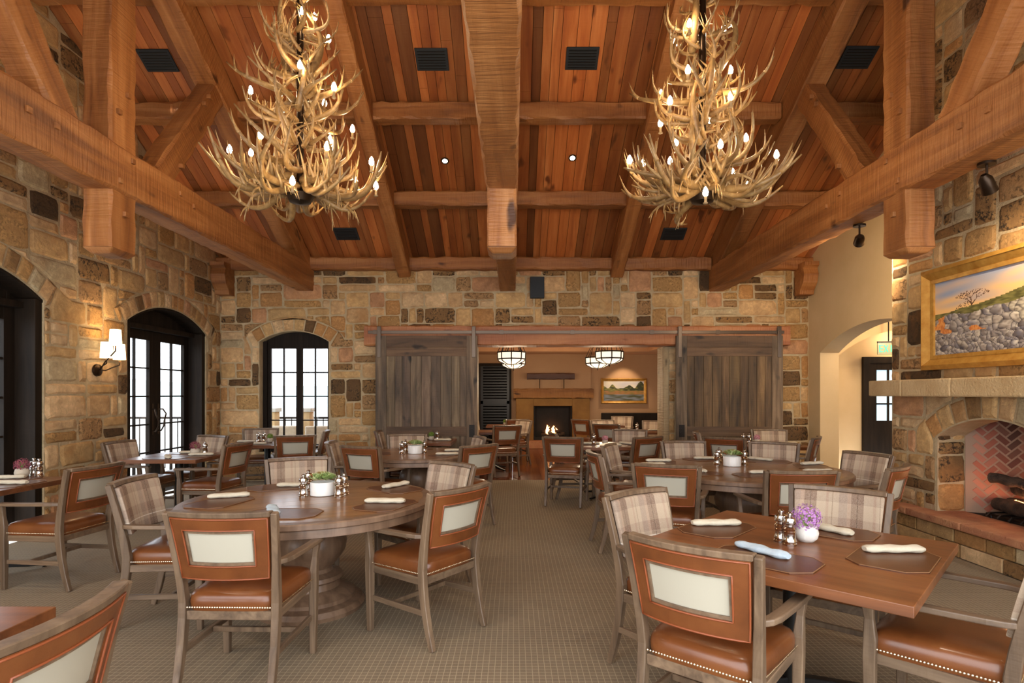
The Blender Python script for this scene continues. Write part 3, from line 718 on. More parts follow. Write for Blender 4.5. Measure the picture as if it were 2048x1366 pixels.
def grove(u, v):
    tl = .74+.3*vn(u, 0, 7)+.2*max(0, u-.4)
    if v > tl: return mixc(S('b8b4bc'), S('d8cdb8'), .5+vn(u, v, 4))
    if v > .5: return mixc(S('2c3018'), S('8a8440'), .35+.9*vn(u, v, 14)-(.5*u-.2))
    if v > .33: return mixc(S('a06c40'), S('7c6a34'), .5+vn(u, v, 12))
    return mixc(S('4a4c30'), S('8c94a4'), .35+.9*vn(u*.6, v*2, 9))
painting('river_painting', 'small gilt-framed tree landscape painting on the back room wall', ((1247-CX)/F*DB, DB-.02, H+(787-782)/F*DB), (1, 0, 0), (0, -1, 0), 1.31, .72, grove, .08, 110, .06)
# hall through the arch
MB().box(XR+.31, 9, 10.6, 10.75, 0, 3.2).build('wall_hall_end', M_plaster, kind='structure')
MB().box(XR+.31, 9, -.35, 10.6, 2.95, 3.0).build('ceiling_hall', M_plaster, kind='structure')
MB().box(8.9, 9, 3, 10.6, 0, 3).build('wall_hall_right', M_plaster, kind='structure')
MB().box(7.6, 9, 3, 10.75, -.1, 0).build('floor_hall', M_carpet, kind='structure')
stone_wall('wall_hall_left', (XR+.32, 9.9, 0), (0, 1, 0), (1, 0, 0), 0, .7, 2.95, [], .01, 31, ring=False)
stone_wall('wall_hall_arch', (0, 10.0, 0), (1, 0, 0), (0, -1, 0), XR+.33, 8.9, 2.95, [(XR+.55, 8.2, 0, 2.12, 2.62)], .12, 5, stones=False, base_mat=M_plaster)
MB().box(XR+.31, XR+.46, 9.82, 9.98, 2.02, 2.2).build('trim_4', M_hearth, bevel=.02, kind='structure')
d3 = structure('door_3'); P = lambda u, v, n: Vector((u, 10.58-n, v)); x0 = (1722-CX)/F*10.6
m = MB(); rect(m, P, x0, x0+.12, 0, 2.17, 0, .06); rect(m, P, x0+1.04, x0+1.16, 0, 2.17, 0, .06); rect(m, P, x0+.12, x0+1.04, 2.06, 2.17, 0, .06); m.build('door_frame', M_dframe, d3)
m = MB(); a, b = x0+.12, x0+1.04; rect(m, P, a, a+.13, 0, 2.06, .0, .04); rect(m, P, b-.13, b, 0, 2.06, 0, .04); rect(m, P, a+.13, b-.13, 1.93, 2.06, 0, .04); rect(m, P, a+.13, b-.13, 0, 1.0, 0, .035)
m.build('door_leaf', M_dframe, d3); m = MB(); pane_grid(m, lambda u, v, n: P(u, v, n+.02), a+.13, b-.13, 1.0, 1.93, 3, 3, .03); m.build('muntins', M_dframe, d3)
def foliage_view(u, v):
    g = vn(u*1.2, v*2, 9)+.5*vn(u, v, 30); return mixc(S('6c8a84'), S('d4e6ee'), .45+1.1*g)
m = MB(); rect(m, P, a+.13, b-.13, 1.0, 1.93, .005, .008); m.build('glass', mat('emissive daylight pane', S('c0d8e4'), .2, emit=rgb(.55, .78, .9), es=.7), d3)  # bright outdoor view put into the pane as emission
es = thing('exit_sign', 'green lit EXIT sign above the dark hall door', 'exit sign', ((1777-CX)/F*9.8, 9.8, H+(787-697)/F*9.8), -.25)
m = MB(); m.box(-.17, .17, -.015, .015, -.1, .1); m.build('sign_panel', mat('sign acrylic', S('9a9a78'), .2), es, bevel=.004)
m = MB(); m.box(-.17, .17, -.02, .02, .1, .125); m.tube([(0, 0, .12), (0, 0, .5)], .01, 6); m.build('mount', M_black, es)
tx = MB()
def let(ch, x):
    w, h, t = .055, .12, .014; y0, y1 = -.022, -.015
    def bx(a, b, c, d): tx.box(x+a, x+b, y0, y1, c-h/2, d-h/2)
    if ch == 'E': bx(0, t, 0, h); bx(t, w, 0, t); bx(t, w, h/2-t/2, h/2+t/2); bx(t, w, h-t, h)
    if ch == 'T': bx(0, w, h-t, h); bx(w/2-t/2, w/2+t/2, 0, h-t)
    if ch == 'I': bx(w/2-t/2, w/2+t/2, 0, h)
    if ch == 'X':
        tx.bar((x, -.0185, -h/2), (x+w, -.0185, h/2), .007, t, (0, 0, 1)); tx.bar((x+w, -.0185, -h/2), (x, -.0185, h/2), .007, t, (0, 0, 1))
for i, ch in enumerate('EXIT'): let(ch, -.145+i*.076)
tx.build('lettering', M_green, es)
# hearth and mantel
ht = thing('hearth', 'low red sandstone hearth slab on coursed stone below the right fireplace', 'hearth', (0, 0, 0))
m = MB(); m.box(4.08, XF, 3.7, 6.12, 0, .26); m.build('base', M_mortar, ht)
rs = random.Random(12); m = MB(); y = 3.7
for rz0, rz1 in ((.005, .125), (.135, .25)):
    y = 3.7
    while y < 6.1:
        y1 = min(6.12, y+rs.uniform(.25, .6)); m.box(4.05, 4.085, y+.008, y1-.008, rz0, rz1, pick(rs)); y = y1
m.build('stone_course', M_stone, ht, bevel=.008)
m = MB(); y = 3.65
while y < 6.15:
    y1 = min(6.17, y+rs.uniform(.6, .9)); m.box(4.01, XF+.28 if True else 0, y+.003, y1-.003, .262, .335); y = y1
m.build('slab', M_hearth, ht, bevel=.012)
mt_ = thing('mantel', 'pale limestone mantel shelf below the rocky landscape painting', 'mantel', (0, 0, 0)); m = MB(); y = 3.7
for y0, y1 in ((3.7, 4.35), (4.36, 5.2), (5.21, 5.86), (5.87, 6.40)): m.box(3.95, XF+.0, y0, y1, 1.47, 1.64)
m.build('shelf', M_cast, mt_, bevel=.012)
fs_ = thing('log_set', 'stacked charred logs on an iron grate in the right fireplace', 'fire logs', (4.62, 5.08, .335))
for q, (a, b, r) in enumerate((((-.12, -.4, .12), (-.02, .38, .12), .065), ((.12, -.38, .13), (.08, .36, .12), .07), ((-.06, -.3, .25), (.1, .3, .27), .06), ((.02, -.1, .33), (-.12, .34, .38), .05))):
    m = MB(); A = Vector(a); B = Vector(b); pts = [A.lerp(B, k/8)+Vector((random.Random(q*9+k).uniform(-.01, .01), 0, random.Random(q+k*5).uniform(-.01, .01))) for k in range(9)]
    m.tube(pts, [r*random.Random(q*31+k).uniform(.85, 1.1) for k in range(9)], 12); m.build('log', M_log, fs_, smooth=50)
m = MB()
for k in range(6): m.tube([(-.2, -.3+k*.12, .02), (-.17, -.3+k*.12, .05), (.2, -.3+k*.12, .05)], .01, 6)
for x in (-.15, .18): m.tube([(x, -.35, .035), (x, .35, .035)], .012, 6)
for x in (-.15, .18):
    for y in (-.3, .3): m.tube([(x, y, 0), (x, y, .035)], .012, 6)
m.build('grate', M_iron, fs_)
flames(fs_, 5, (.05, .0, .14), .06, .25, .12, 8); light('POINT', 'ember_light', (4.62, 5.05, .55), 14, col=(1, .45, .2), size=.1)
# speakers, vents, wall speaker
def slope_mtx(u, v, off=0):
    # intersect pixel ray with the plank plane
    k = (HY-v)/F; d = (RZ+SL*DW-H)/(k+SL); X = (u-CX)/F*d
    n = Vector((0, -SL, -1)).normalized(); e = Vector((0, -1, SL)).normalized(); x = Vector((1, 0, 0))
    mt = Matrix((x, e, -n)).transposed().to_4x4(); mt.translation = Vector((X, d, RZ+SL*(DW-d)))+n*off; return mt, d
for (u, v, lb) in ((316, 120, 'upper left, beside the left king post'), (864, 118, 'upper, left of the centre beam'), (1164, 116, 'upper, right of the centre beam'), (1714, 114, 'upper right, beside the right king post'), (693, 467, 'lower, below the left chandelier'), (1347, 467, 'lower, below the right chandelier')):
    mt, d = slope_mtx(u, v); m = MB(); m.box(-.19, .19, -.135, .135, -.02, .0); o = m.build('ceiling_speaker', M_spk, bevel=.006, mtx=mt); tag(o, 'black square speaker grille set in the ceiling planks, '+lb, 'ceiling speaker', 'ceiling speaker grilles')
    m = MB()
    for k in range(7): m.box(-.16, .16, -.11+k*.034, -.10+k*.034, -.024, -.02)
    m.build('grille_bar', mat('grille slat', S('2c3034'), .6) if k == 99 else M_black, o)
m = MB(); m.box(-.12, .12, -.09, 0, -.18, .18); o = m.build('wall_speaker', M_spk, bevel=.006, mtx=Matrix.Translation(((1074-CX)/F*DW, DW-.03, H+(787-577)/F*DW))); tag(o, 'black speaker on the far stone wall above the opening', 'wall speaker')
m = MB(); m.box(-.06, .06, -.15, 0.02, -.09, .09); o = m.build('wall_speaker', M_spk, bevel=.006, mtx=Matrix.Translation((XL+.08, 7.2, 3.62))); tag(o, 'small black speaker high on the left stone wall', 'wall speaker')
for (u, v, lb) in ((890, 321, 'lit recessed downlight in the planks left of the centre beam'), (1145, 315, 'lit recessed downlight in the planks right of the centre beam')):
    mt, d = slope_mtx(u, v); m = MB(); m.lathe([(.03, -.001), (.055, -.001), (.055, -.012), (.03, -.012)], n=24); o = m.build('downlight', M_bronze, mtx=mt, smooth=50); tag(o, lb, 'downlight', 'ceiling downlights')
    m = MB(); m.lathe([(.0, -.014), (.034, -.014), (.034, -.004), (0, -.004)], n=20); m.build('lamp', M_can, o)
    p = mt.translation; light('SPOT', 'downlight_and_fill_beam', (p.x, p.y-.02, p.z-.06), 50, spot=80, size=.04)
for x_, y_ in ((-4.0, 2.6), (-1.1, 2.2), (1.1, 2.2), (4.0, 2.6), (-4.2, 7.2), (-3.9, 5.0)):     # unseen fill spots added to brighten the side walls and left bay
    light('SPOT', 'downlight_and_fill_beam', (x_, y_, roofz(y_)-.08), 65 if abs(x_) < 3 else 110, col=(1, .86, .68), spot=140, blend=1, size=.05)
# track spots under the right tie beam
for (u, v, d, lb, dirv) in ((1885, 350, 4.35, 'bronze spotlight under the right beam beside the landscape painting', (.35, .2, -.4)), (1708, 442, 5.95, 'bronze spotlight under the right beam above the archway', (.5, .9, -.2))):
    p = Vector((3.58, d, 3.245)); t = thing('spotlight', lb, 'spotlight', p, group='spotlights under the right beam')
    m = MB(); m.lathe([(0, -.02), (.06, -.018), (.06, 0), (0, 0)], n=20); m.tube([(0, 0, -.02), (0, 0, -.12)], .009, 8); m.build('canopy', M_bronze, t, smooth=40)
    D = Vector(dirv).normalized(); c = Vector((0, 0, -.15)); m = MB(); m.tube([c-D*.07, c-D*.03, c+D*.04, c+D*.08], [.02, .045, .05, .055], 20); m.build('lamp_head', M_bronze, t, smooth=50)
    m = MB(); m.tube([c+D*.081, c+D*.084], .045, 20); m.build('lamp', M_can, t)
    q = D.to_track_quat('-Z', 'Y').to_euler(); light('SPOT', 'spotlight_beam', p+c+D*.1, 45 if d < 5 else 170, rot=q, spot=110, blend=1, size=.03)
# triple sconce on the left wall
sp = thing('wall_sconce', 'bronze wall sconce with three lit cream shades between the french doors', 'wall sconce', (XL+.02, 6.91, 1.78))
m = MB(); m.tube([(0, 0, 0), (.025, 0, 0), (.04, 0, 0)], [.075, .07, .04], 24); m.build('backplate', M_bronze, sp, smooth=40)
for (u, v, xo) in ((213, 700, .14), (231, 675, .26), (239, 704, .18)):
    X = XL+.02+xo; d = X*F/(u-CX); zz = H+(HY-v)/F*d; q = Vector((X, d, zz))-sp.location
    m = MB(); m.tube([(.03, 0, 0), (.06, q.y*.5, .0), (q.x*.5, q.y*.9, q.z*.4-.06), (q.x, q.y, q.z-.16), (q.x, q.y, q.z-.1)], .008, 8); m.build('arm', M_bronze, sp, smooth=True)
    m = MB(); n_ = 28; m.lathe([(.068, -.095), (.058, .095), (.054, .095), (.064, -.095)], q, n_); sh = m.build('lamp_shade', M_shade, sp, smooth=50)
    light('POINT', 'sconce_light', q+Vector((0, 0, 0)), 7, size=.03, parent=sp)
# ------------------------------------------------------------------ antler chandeliers
def antler(seed, L=1.0):
    rs = random.Random(seed); m = MB(); up = rs.uniform(.12, .42); sw = rs.uniform(-.25, .25)
    def P(t): return Vector((L*(t-.18*t*t), L*sw*math.sin(PI*t), L*(-.16*math.sin(PI*t*.75)+up*t**2.4)))
    n = 14; col = (1, 1, 1, 1)
    m.tube([P(i/n) for i in range(n+1)], [.046*(1-.84*(i/n)**1.3)*(L/.8)**.4 for i in range(n+1)], 8, (.8, .76, .7, 1))
    for t in (.08, .2, .42, .62, .8):
        p = P(t); l = L*rs.uniform(.22, .38)*(1-.35*t); s = rs.choice((-1, 1))*rs.uniform(.2, .9); f = rs.uniform(.2, .7)
        pts = []
        for i in range(8):
            k = i/7; pts.append(p+Vector((f*l*k, s*l*.5*k*(1-.35*k), l*(.25*k+.75*k*k))))
        m.tube(pts, [.031*(1-.92*(i/7))*(1-.35*t)*(L/.8)**.4 for i in range(8)], 6, (1.05, 1.03, 1, 1))
    m.tube([P(0)+Vector((-.03, 0, 0)), P(0), P(.04)], [.028, .036, .026], 8, (.75, .68, .6, 1))
    return m.build('antler', M_antler, None, smooth=True)
protoA = [antler(s, 1.0) for s in range(7)]
SPEC = [(3.30, 17, .80, 0, .10, 0), (3.27, 12, .62, -8, .12, 0), (3.42, 11, .62, 10, .10, 0), (3.24, 9, .45, -14, .15, 180), (3.62, 7, .42, 40, .08, 0), (3.85, 8, .52, 24, .08, 0), (4.05, 9, .62, 6, .08, 0), (4.22, 7, .46, 30, .07, 0), (4.42, 6, .34, 50, .06, 0), (4.58, 8, .42, 18, .06, 0), (4.85, 6, .32, 35, .05, 0), (5.05, 5, .28, 50, .04, 0)]
def chandelier(X, label, bulbs, seed):
    t = thing('antler_chandelier', label, 'chandelier', (X, DK-.12, 3.05), group='antler chandeliers'); rs = random.Random(seed)
    z0 = 3.05
    for (z, n, L, tilt, r0, roll) in SPEC:
        for k in range(n):
            a = 2*PI*(k+rs.uniform(-.25, .25))/n; src = rs.choice(protoA); o = bpy.data.objects.new('antler', src.data); COL.objects.link(o); o.parent = t
            s = L*rs.uniform(.85, 1.1)
            o.matrix_local = Matrix.Translation((r0*math.cos(a), r0*math.sin(a), z-z0+rs.uniform(-.05, .05))) @ Matrix.Rotation(a+rs.uniform(-.3, .3), 4, 'Z') @ Matrix.Rotation(-R(tilt+rs.uniform(-7, 7)), 4, 'Y') @ Matrix.Rotation(R(roll)+rs.uniform(-.5, .5), 4, 'X') @ Matrix.Diagonal((s, s*rs.choice((-1, 1)), s, 1))
    for k in range(9):                                   # upright antlers around the stem
        a = 2*PI*k/9; src = rs.choice(protoA); o = bpy.data.objects.new('antler', src.data); COL.objects.link(o); o.parent = t
        s = rs.uniform(.6, .8); zz = .3+.28*(k % 5)
        o.matrix_local = Matrix.Translation((.09*math.cos(a), .09*math.sin(a), zz)) @ Matrix.Rotation(a, 4, 'Z') @ Matrix.Rotation(-R(80), 4, 'Y') @ Matrix.Rotation(rs.uniform(-1, 1), 4, 'X') @ Matrix.Diagonal((s, s, s, 1))
    m = MB(); m.tube([(0, 0, .12), (0, 0, 2.15)], .03, 10); m.lathe([(0, .08), (.09, .1), (.12, .16), (.06, .2), (0, .2)], n=20); m.build('stem', M_bronze, t, smooth=40)
    m = MB(); m.tube([(0, 0, 2.15), (0, 0, roofz(DK-.12)-3.05-.34)], .012, 8); m.build('chain', M_iron, t)
    for (u, v, dy) in bulbs:
        d = DK-.12+dy; p = Vector(((u-CX)/F*d-X, dy, H+(HY-v)/F*d-z0))
        m = MB(); m.tube([p+Vector((0, 0, -.085)), p+Vector((0, 0, -.035))], .011, 12); m.lathe([(.010, -.095), (.018, -.09), (.019, -.083), (.012, -.08)], p, 14); h = m.build('candle_sleeve', mat_sleeve, t, smooth=40)
        m = MB(); m.lathe([(.008, -.034), (.02, -.02), (.022, -.004), (.016, .02), (.005, .04), (.0, .044)], p, 12); m.build('bulb', M_bulb, h, smooth=True)
    return t
mat_sleeve = mat('candle sleeve', S('9a805a'), .6)
BL = [(605, 22, -.15), (629, 34, .2), (657, 78, .25), (600, 130, -.25), (501, 181, .0), (561, 186, .35), (668, 174, -.3), (649, 206, .4), (571, 250, .3), (521, 270, -.3), (459, 299, -.1), (502, 305, .3), (705, 258, .45), (660, 280, .2), (654, 293, -.4), (743, 323, -.1), (585, 362, -.5), (711, 362, .35), (752, 372, .1), (678, 386, .5)]
BR = [(1379, 47, -.15), (1447, 57, .1), (1350, 86, .25), (1461, 140, -.1), (1376, 140, -.3), (1340, 202, -.3), (1322, 188, .3), (1461, 193, -.2), (1321, 246, .1), (1422, 245, .3), (1492, 276, .1), (1441, 289, -.3), (1352, 285, .3), (1259, 320, -.1), (1286, 327, .3), (1553, 309, -.05), (1411, 384, -.5), (1465, 345, .4), (1340, 322, .45), (1495, 372, .4)]
chandelier(-1.84, 'tall tiered antler chandelier hanging left of the centre beam', BL, 1)
chandelier(1.63, 'tall tiered antler chandelier hanging right of the centre beam', BR, 2)
for o in protoA: bpy.data.objects.remove(o)
# back room pendants
def pendant(u, v, d, wpx, label, grp='glass bowl pendants in the back room'):
    r = wpx/2/F*d; p = px(u, v, d); t = thing('pendant_lamp', label, 'pendant lamp', p, group=grp)
    m = MB(); n = 8; m.lathe([(.0, -.42*r*.95), (r*.5, -.36*r*.95), (r*.93, -.14*r*.95), (r, 0), (r*1.02, r*.5), (r*.98, r*.5)], n=n); m.build('glass_bowl', M_diff, t)
    m = MB()
    for z, rr in ((0, r*1.0), (r*.5, r*1.03)):
        m.tube([(rr*math.cos(2*PI*k/n), rr*math.sin(2*PI*k/n), z) for k in range(n+1)], .015, 6)
    for k in range(n):
        a = 2*PI*k/n; c, s = math.cos(a), math.sin(a)
        m.tube([(r*1.03*c, r*1.03*s, r*.5), (r*1.01*c, r*1.01*s, 0), (r*.94*c, r*.94*s, -.15*r*.95), (r*.5*c, r*.5*s, -.37*r*.95), (0, 0, -.43*r*.95)], .013, 6)
    m.tube([(0, 0, -.43*r*.95), (0, 0, -.43*r*.95-.05)], .012, 6)
    m.build('frame', M_iron, t)
    hz = 3.1-p.z; m = MB()
    for k in range(n):
        a = 2*PI*k/n; m.tube([(r*1.03*math.cos(a), r*1.03*math.sin(a), r*.5), (.05*math.cos(a), .05*math.sin(a), min(hz, r*.5+.5))], .007, 5)
    m.tube([(0, 0, min(hz, r*.5+.5)-.03), (0, 0, hz)], .02, 8)
    m.build('hanging_rod', M_iron, t)
    light('POINT', 'pendant_light', (0, 0, -.5), 28, size=.12, parent=t)
pendant(1023, 718, 11.6, 54, 'iron-ribbed white glass pendant lamp at left, nearest of its pair')
pendant(1027, 728, 13.8, 46, 'iron-ribbed white glass pendant lamp at left, behind its larger twin')
pendant(1219, 717, 11.6, 54, 'iron-ribbed white glass pendant lamp at right, nearest of its pair')
pendant(1195, 727, 13.8, 46, 'iron-ribbed white glass pendant lamp at right, half behind its twin')
light('SPOT', 'picture_spot', ((1247-CX)/F*DB, DB-.7, 2.58), 45, rot=(R(28), 0, 0), spot=75, size=.03)
light('POINT', 'hall_lamp', (6.3, 8.9, 2.6), 45, size=.15); light('POINT', 'hall_lamp', (7.0, 10.3, 2.5), 12, size=.1)
# ------------------------------------------------------------------ outside
m = MB(); m.box(-60, XL-.36, -20, 60, -.25, -.03); m.box(XL-.36, -3.02, DW+.36, 60, -.25, -.03); m.build('terrace', M_terrace, kind='structure')
m = MB(); rs = random.Random(2); n = 60
for rr, hh, zz in ((120, 7, 1), (180, 14, 2)):
    pts = []
    for i in range(n+1):
        a = R(85)+R(130)*i/n; pts.append((rr*math.cos(a), rr*math.sin(a), hh*(.3+.35*mnoise.noise(Vector((i*.13, rr, 0))))))
    for i in range(n):
        p, q = pts[i], pts[i+1]; m.add([(p[0]*.6, p[1]*.6, -6), (q[0]*.6, q[1]*.6, -6), q, p, (q[0]*1.4, q[1]*1.4, -6), (p[0]*1.4, p[1]*1.4, -6)], [(0, 1, 2, 3), (3, 2, 4, 5)])
m.build('hills', M_hill, kind='structure', smooth=True)
def railing(p0, p1, label):
    p0 = Vector(p0); p1 = Vector(p1); L = (p1-p0).length; t = thing('terrace_railing', label, 'railing', p0, math.atan2(p1.y-p0.y, p1.x-p0.x))
    m = MB(); m.box(0, L, -.025, .025, .98, 1.02); m.box(0, L, -.015, .015, .06, .09); m.build('rail', M_iron, t)
    m = MB(); n = int(L/.13)
    for i in range(n): m.box(i*.13, i*.13+.016, -.008, .008, -.03, .98)
    o = m.build('baluster', M_iron, t); o['kind'] = 'stuff'
railing((-9.5, 11.8, 0), (-3.1, 11.8, 0), 'black iron terrace railing seen through the arched window')
railing((-9.5, -2, 0), (-9.5, 11.8, 0), 'black iron terrace railing seen through the french doors')
for u, lb in ((543, 'left of two stone terrace pillars outside the arched window'), (612, 'right of two stone terrace pillars outside the arched window')):
    d = 11.6; x = (u-CX)/F*d; t = thing('terrace_pillar', lb, 'pillar', (x, d, -.03), group='terrace pillars')
    MB().box(-.12, .12, -.12, .12, 0, 1.16).build('shaft', M_cast, t, bevel=.01); MB().box(-.15, .15, -.15, .15, 1.16, 1.24).build('cap', M_terrace, t, bevel=.01)
def blob(m, c, r, n, rs, ls=.03, flat=1, col=(1, 1, 1, 1)):    # leafy or petalled mass of small blades
    for i in range(n):
        a = rs.uniform(0, 2*PI); e = math.acos(rs.uniform(-1 if flat == 1 else -.1, 1)); q = r*rs.uniform(.75, 1.05)
        dv = Vector((math.sin(e)*math.cos(a), math.sin(e)*math.sin(a), math.cos(e))); p = Vector(c)+Vector((dv.x*q, dv.y*q, dv.z*q*(1 if flat == 1 else flat)))
        s = dv.cross(Vector((rs.uniform(-1, 1), rs.uniform(-1, 1), rs.uniform(-1, 1)))).normalized()*ls; u = dv.cross(s).normalized()*ls
        m.add([p-s, p+u*.6+dv*ls*.4, p+s, p-u*.6+dv*ls*.2], [(0, 1, 2, 3)], col)
for k, (x, y, r, lb) in enumerate(((-8.6, 8.2, .55, 'leafy shrub on the terrace beyond the far french doors'), (-8.6, 10.0, .5, 'leafy shrub by the railing outside, nearest the arched window'), (-8.6, 6.0, .6, 'leafy shrub on the terrace beyond the near french doors'))):
    t = thing('shrub', lb, 'shrub', (x, y, -.03)); m = MB(); m.tube([(0, 0, 0), (0, 0, .3)], .03, 6); m.build('stem', M_log, t); m = MB(); blob(m, (0, 0, r*.8), r, 900, random.Random(k), .05); m.build('foliage', M_shrub, t, recalc=False)
for k, (u, d, lb) in enumerate(((560, 11.0, 'pale wicker patio chair outside the arched window at left'), (640, 10.95, 'pale wicker patio chair outside the arched window at right'))):
    t = thing('patio_chair', lb, 'patio chair', ((u-CX)/F*d, d, -.03), .3, 'patio chairs on the terrace')
    MB().box(-.28, .28, -.26, .26, .34, .44).build('seat', M_pot2, t, bevel=.02)
    m = MB(); m.box(-.28, .28, .22, .29, .44, .9); m.build('backrest', M_pot2, t, bevel=.03)
    for sx in (-1, 1):
        for sy in (-1, 1): MB().box(sx*.25-.02, sx*.25+.02, sy*.23-.02, sy*.23+.02, 0, .34).build('leg', M_iron, t)
# ------------------------------------------------------------------ chair
def ylean(z):
    if z < .46: return -.225
    return -.225-.095*((z-.46)/.46)**1.3
def hw(z): return .222+.03*max(0, (z-.5)/.42)
def bpan(m, a0, a1, z0, z1, n0, n1, nu=12, nz=4):       # curved panel: a = -1..1 across, n = offset forward
    def P(a, z, n):
        w = hw(z); return (a*w, ylean(z)-.045*(1-a*a)+n, z)
    us = [a0+(a1-a0)*i/nu for i in range(nu+1)]; zs = [z0+(z1-z0)*j/nz for j in range(nz+1)]
    b = [P(a, z, n0) for z in zs for a in us]+[P(a, z, n1) for z in zs for a in us]; k = (nu+1)*(nz+1); fs = []
    for j in range(nz):
        for i in range(nu):
            q = j*(nu+1)+i; fs.append((q, q+1, q+nu+2, q+nu+1)); fs.append((k+q, k+q+nu+1, k+q+nu+2, k+q+1))
    for i in range(nu):
        fs.append((i, k+i, k+i+1, i+1)); q = nz*(nu+1)+i; fs.append((q, q+1, k+q+1, k+q))
    for j in range(nz):
        q = j*(nu+1); fs.append((q, q+nu+1, k+q+nu+1, k+q)); q += nu; fs.append((q, k+q, k+q+nu+1, q+nu+1))
    m.add(b, fs); return P
def make_chair():
    t = thing('dining_chair', 'x', 'chair')
    for s in (-1, 1):
        m = MB(); zs = [0, .12, .25, .38, .46, .56, .66, .76, .86, .925]
        pts = []
        for z in zs:
            y = ylean(z) if z >= .46 else -.225-.085*((.46-z)/.46)**1.8
            pts.append((s*(hw(z)+.012), y, z))
        sec = [(.032, .034), (.035, .04), (.037, .046), (.038, .05), (.038, .05), (.036, .046), (.034, .042), (.032, .038), (.032, .036), (.032, .034)]
        m.sweep(pts, sec); m.build('rear_leg', M_chair, t, bevel=.004, seg=1)
        m = MB(); m.sweep([(s*.25, .225, 0), (s*.252, .225, .2), (s*.255, .225, .40), (s*.256, .222, .47), (s*.262, .225, .56), (s*.272, .23, .648)], [(.034, .034), (.04, .042), (.044, .048), (.042, .05), (.03, .036), (.036, .05)])
        m.build('front_leg', M_chair, t, bevel=.004, seg=1)
        m = MB(); a = [(s*.243, -.245, .662), (s*.262, -.215, .664), (s*.275, -.16, .665), (s*.282, .0, .662), (s*.285, .15, .66), (s*.28, .262, .658)]
        w = [.034, .044, .048, .05, .052, .056]; b = []
        for i, p in enumerate(a): b += [(p[0]-w[i]/2, p[1], p[2]-.013), (p[0]+w[i]/2, p[1], p[2]-.013), (p[0]+w[i]/2, p[1], p[2]+.012), (p[0]-w[i]/2, p[1], p[2]+.012)]
        fs = [(3, 2, 1, 0), (20, 21, 22, 23)]
        for i in range(5):
            for j in range(4): fs.append((i*4+j, i*4+(j+1) % 4, i*4+4+(j+1) % 4, i*4+4+j))
        m.add(b, fs); m.build('armrest', M_chairx, t, bevel=.005, seg=2)
        m = MB(); m.box(s*.24-.011, s*.24+.011, -.235, .225, .195, .228); m.build('stretcher', M_chairx, t, bevel=.003, seg=1)
    m = MB(); m.box(-.23, .23, .03, .052, .198, .226); m.build('stretcher', M_chair, t, bevel=.003, seg=1)
    m = MB(); m.box(-.235, .235, .205, .24, .37, .415); m.box(-.215, .215, -.24, -.21, .37, .415); m.box(-.245, -.222, -.22, .22, .37, .415); m.box(.222, .245, -.22, .22, .37, .415)
    m.build('seat_frame', M_chairx, t, bevel=.003, seg=1)
    m = MB(); n = 40; rings = [(.0, .415, 1.0), (.0, .43, 1.02), (0, .46, 1.03), (0, .482, 1.015), (0, .498, .97), (0, .508, .88), (0, .514, .7), (0, .517, .4)]; b = []
    def sq(a, k):
        c, s = math.cos(a), math.sin(a); e = 2/7; x = abs(c)**e*(1 if c > 0 else -1); y = abs(s)**e*(1 if s > 0 else -1)
        wx = .235+.018*y; return (x*wx*k, y*.24*k)
    for _, z, k in rings:
        for i in range(n): x, y = sq(2*PI*i/n, k); b.append((x, y-.0, z))
    fs = [tuple(range(n-1, -1, -1)), tuple((len(rings)-1)*n+i for i in range(n))]
    for j in range(len(rings)-1):
        for i in range(n): fs.append((j*n+i, j*n+(i+1) % n, (j+1)*n+(i+1) % n, (j+1)*n+i))
    m.add(b, fs); m.build('seat', M_leather, t, smooth=60)
    m = MB(); r = .0052                                  # nailheads
    segs = [((-.22, .2415), (.22, .2415), (0, 1)), ((-.208, -.2425), (.208, -.2425), (0, -1)), ((-.238, -.2), (-.252, .2), (-1, 0)), ((.238, -.2), (.252, .2), (1, 0))]
    for (x0, y0), (x1, y1), nn in segs:
        L = math.hypot(x1-x0, y1-y0); k = int(L/.0125)
        for i in range(k+1):
            x = x0+(x1-x0)*i/k; y = y0+(y1-y0)*i/k; z = .434; nx, ny = nn; tx_, ty = -ny, nx
            q = [(x+tx_*r*math.cos(a)+nx*.003, y+ty*r*math.cos(a)+ny*.003, z+r*math.sin(a)) for a in [2*PI*j/6 for j in range(6)]]+[(x+nx*.0075, y+ny*.0075, z)]
            m.add(q, [(j, (j+1) % 6, 6) for j in range(6)])
    o = m.build('nailhead_trim', M_nail, t, recalc=False, smooth=True); o['kind'] = 'stuff'
    Z0, Z1 = .60, .905
    m = MB(); bpan(m, -.985, .985, Z1, .932, -.022, .03, 14, 1); m.build('top_rail', M_chair, t, bevel=.004, seg=1)
    m = MB(); bpan(m, -.955, .955, Z0, Z1-.002, .012, .048, 14, 6); m.build('back_cushion', M_plaid, t, bevel=.01, seg=2, smooth=50)
    m = MB(); ax = .70; za, zb = Z0+.062, Z1-.065
    bpan(m, -.955, -ax, Z0-.01, Z1, -.02, .01, 4, 5); bpan(m, ax, .955, Z0-.01, Z1, -.02, .01, 4, 5); bpan(m, -ax, ax, Z0-.01, za, -.02, .01, 8, 2); bpan(m, -ax, ax, zb, Z1, -.02, .01, 8, 2)
    m.build('back_upholstery', M_leather, t)
    m = MB(); Pf = bpan(MB(), -1, 1, Z0, Z1, 0, 0)
    def loop(a, z0, z1, rr, n0):
        pts = [Pf(-a+2*a*i/12, z0, n0) for i in range(13)]+[Pf(a, z0+(z1-z0)*i/5, n0) for i in range(1, 6)]+[Pf(a-2*a*i/12, z1, n0) for i in range(1, 13)]+[Pf(-a, z1+(z0-z1)*i/5, n0) for i in range(1, 6)]
        m.tube(pts, rr, 6)
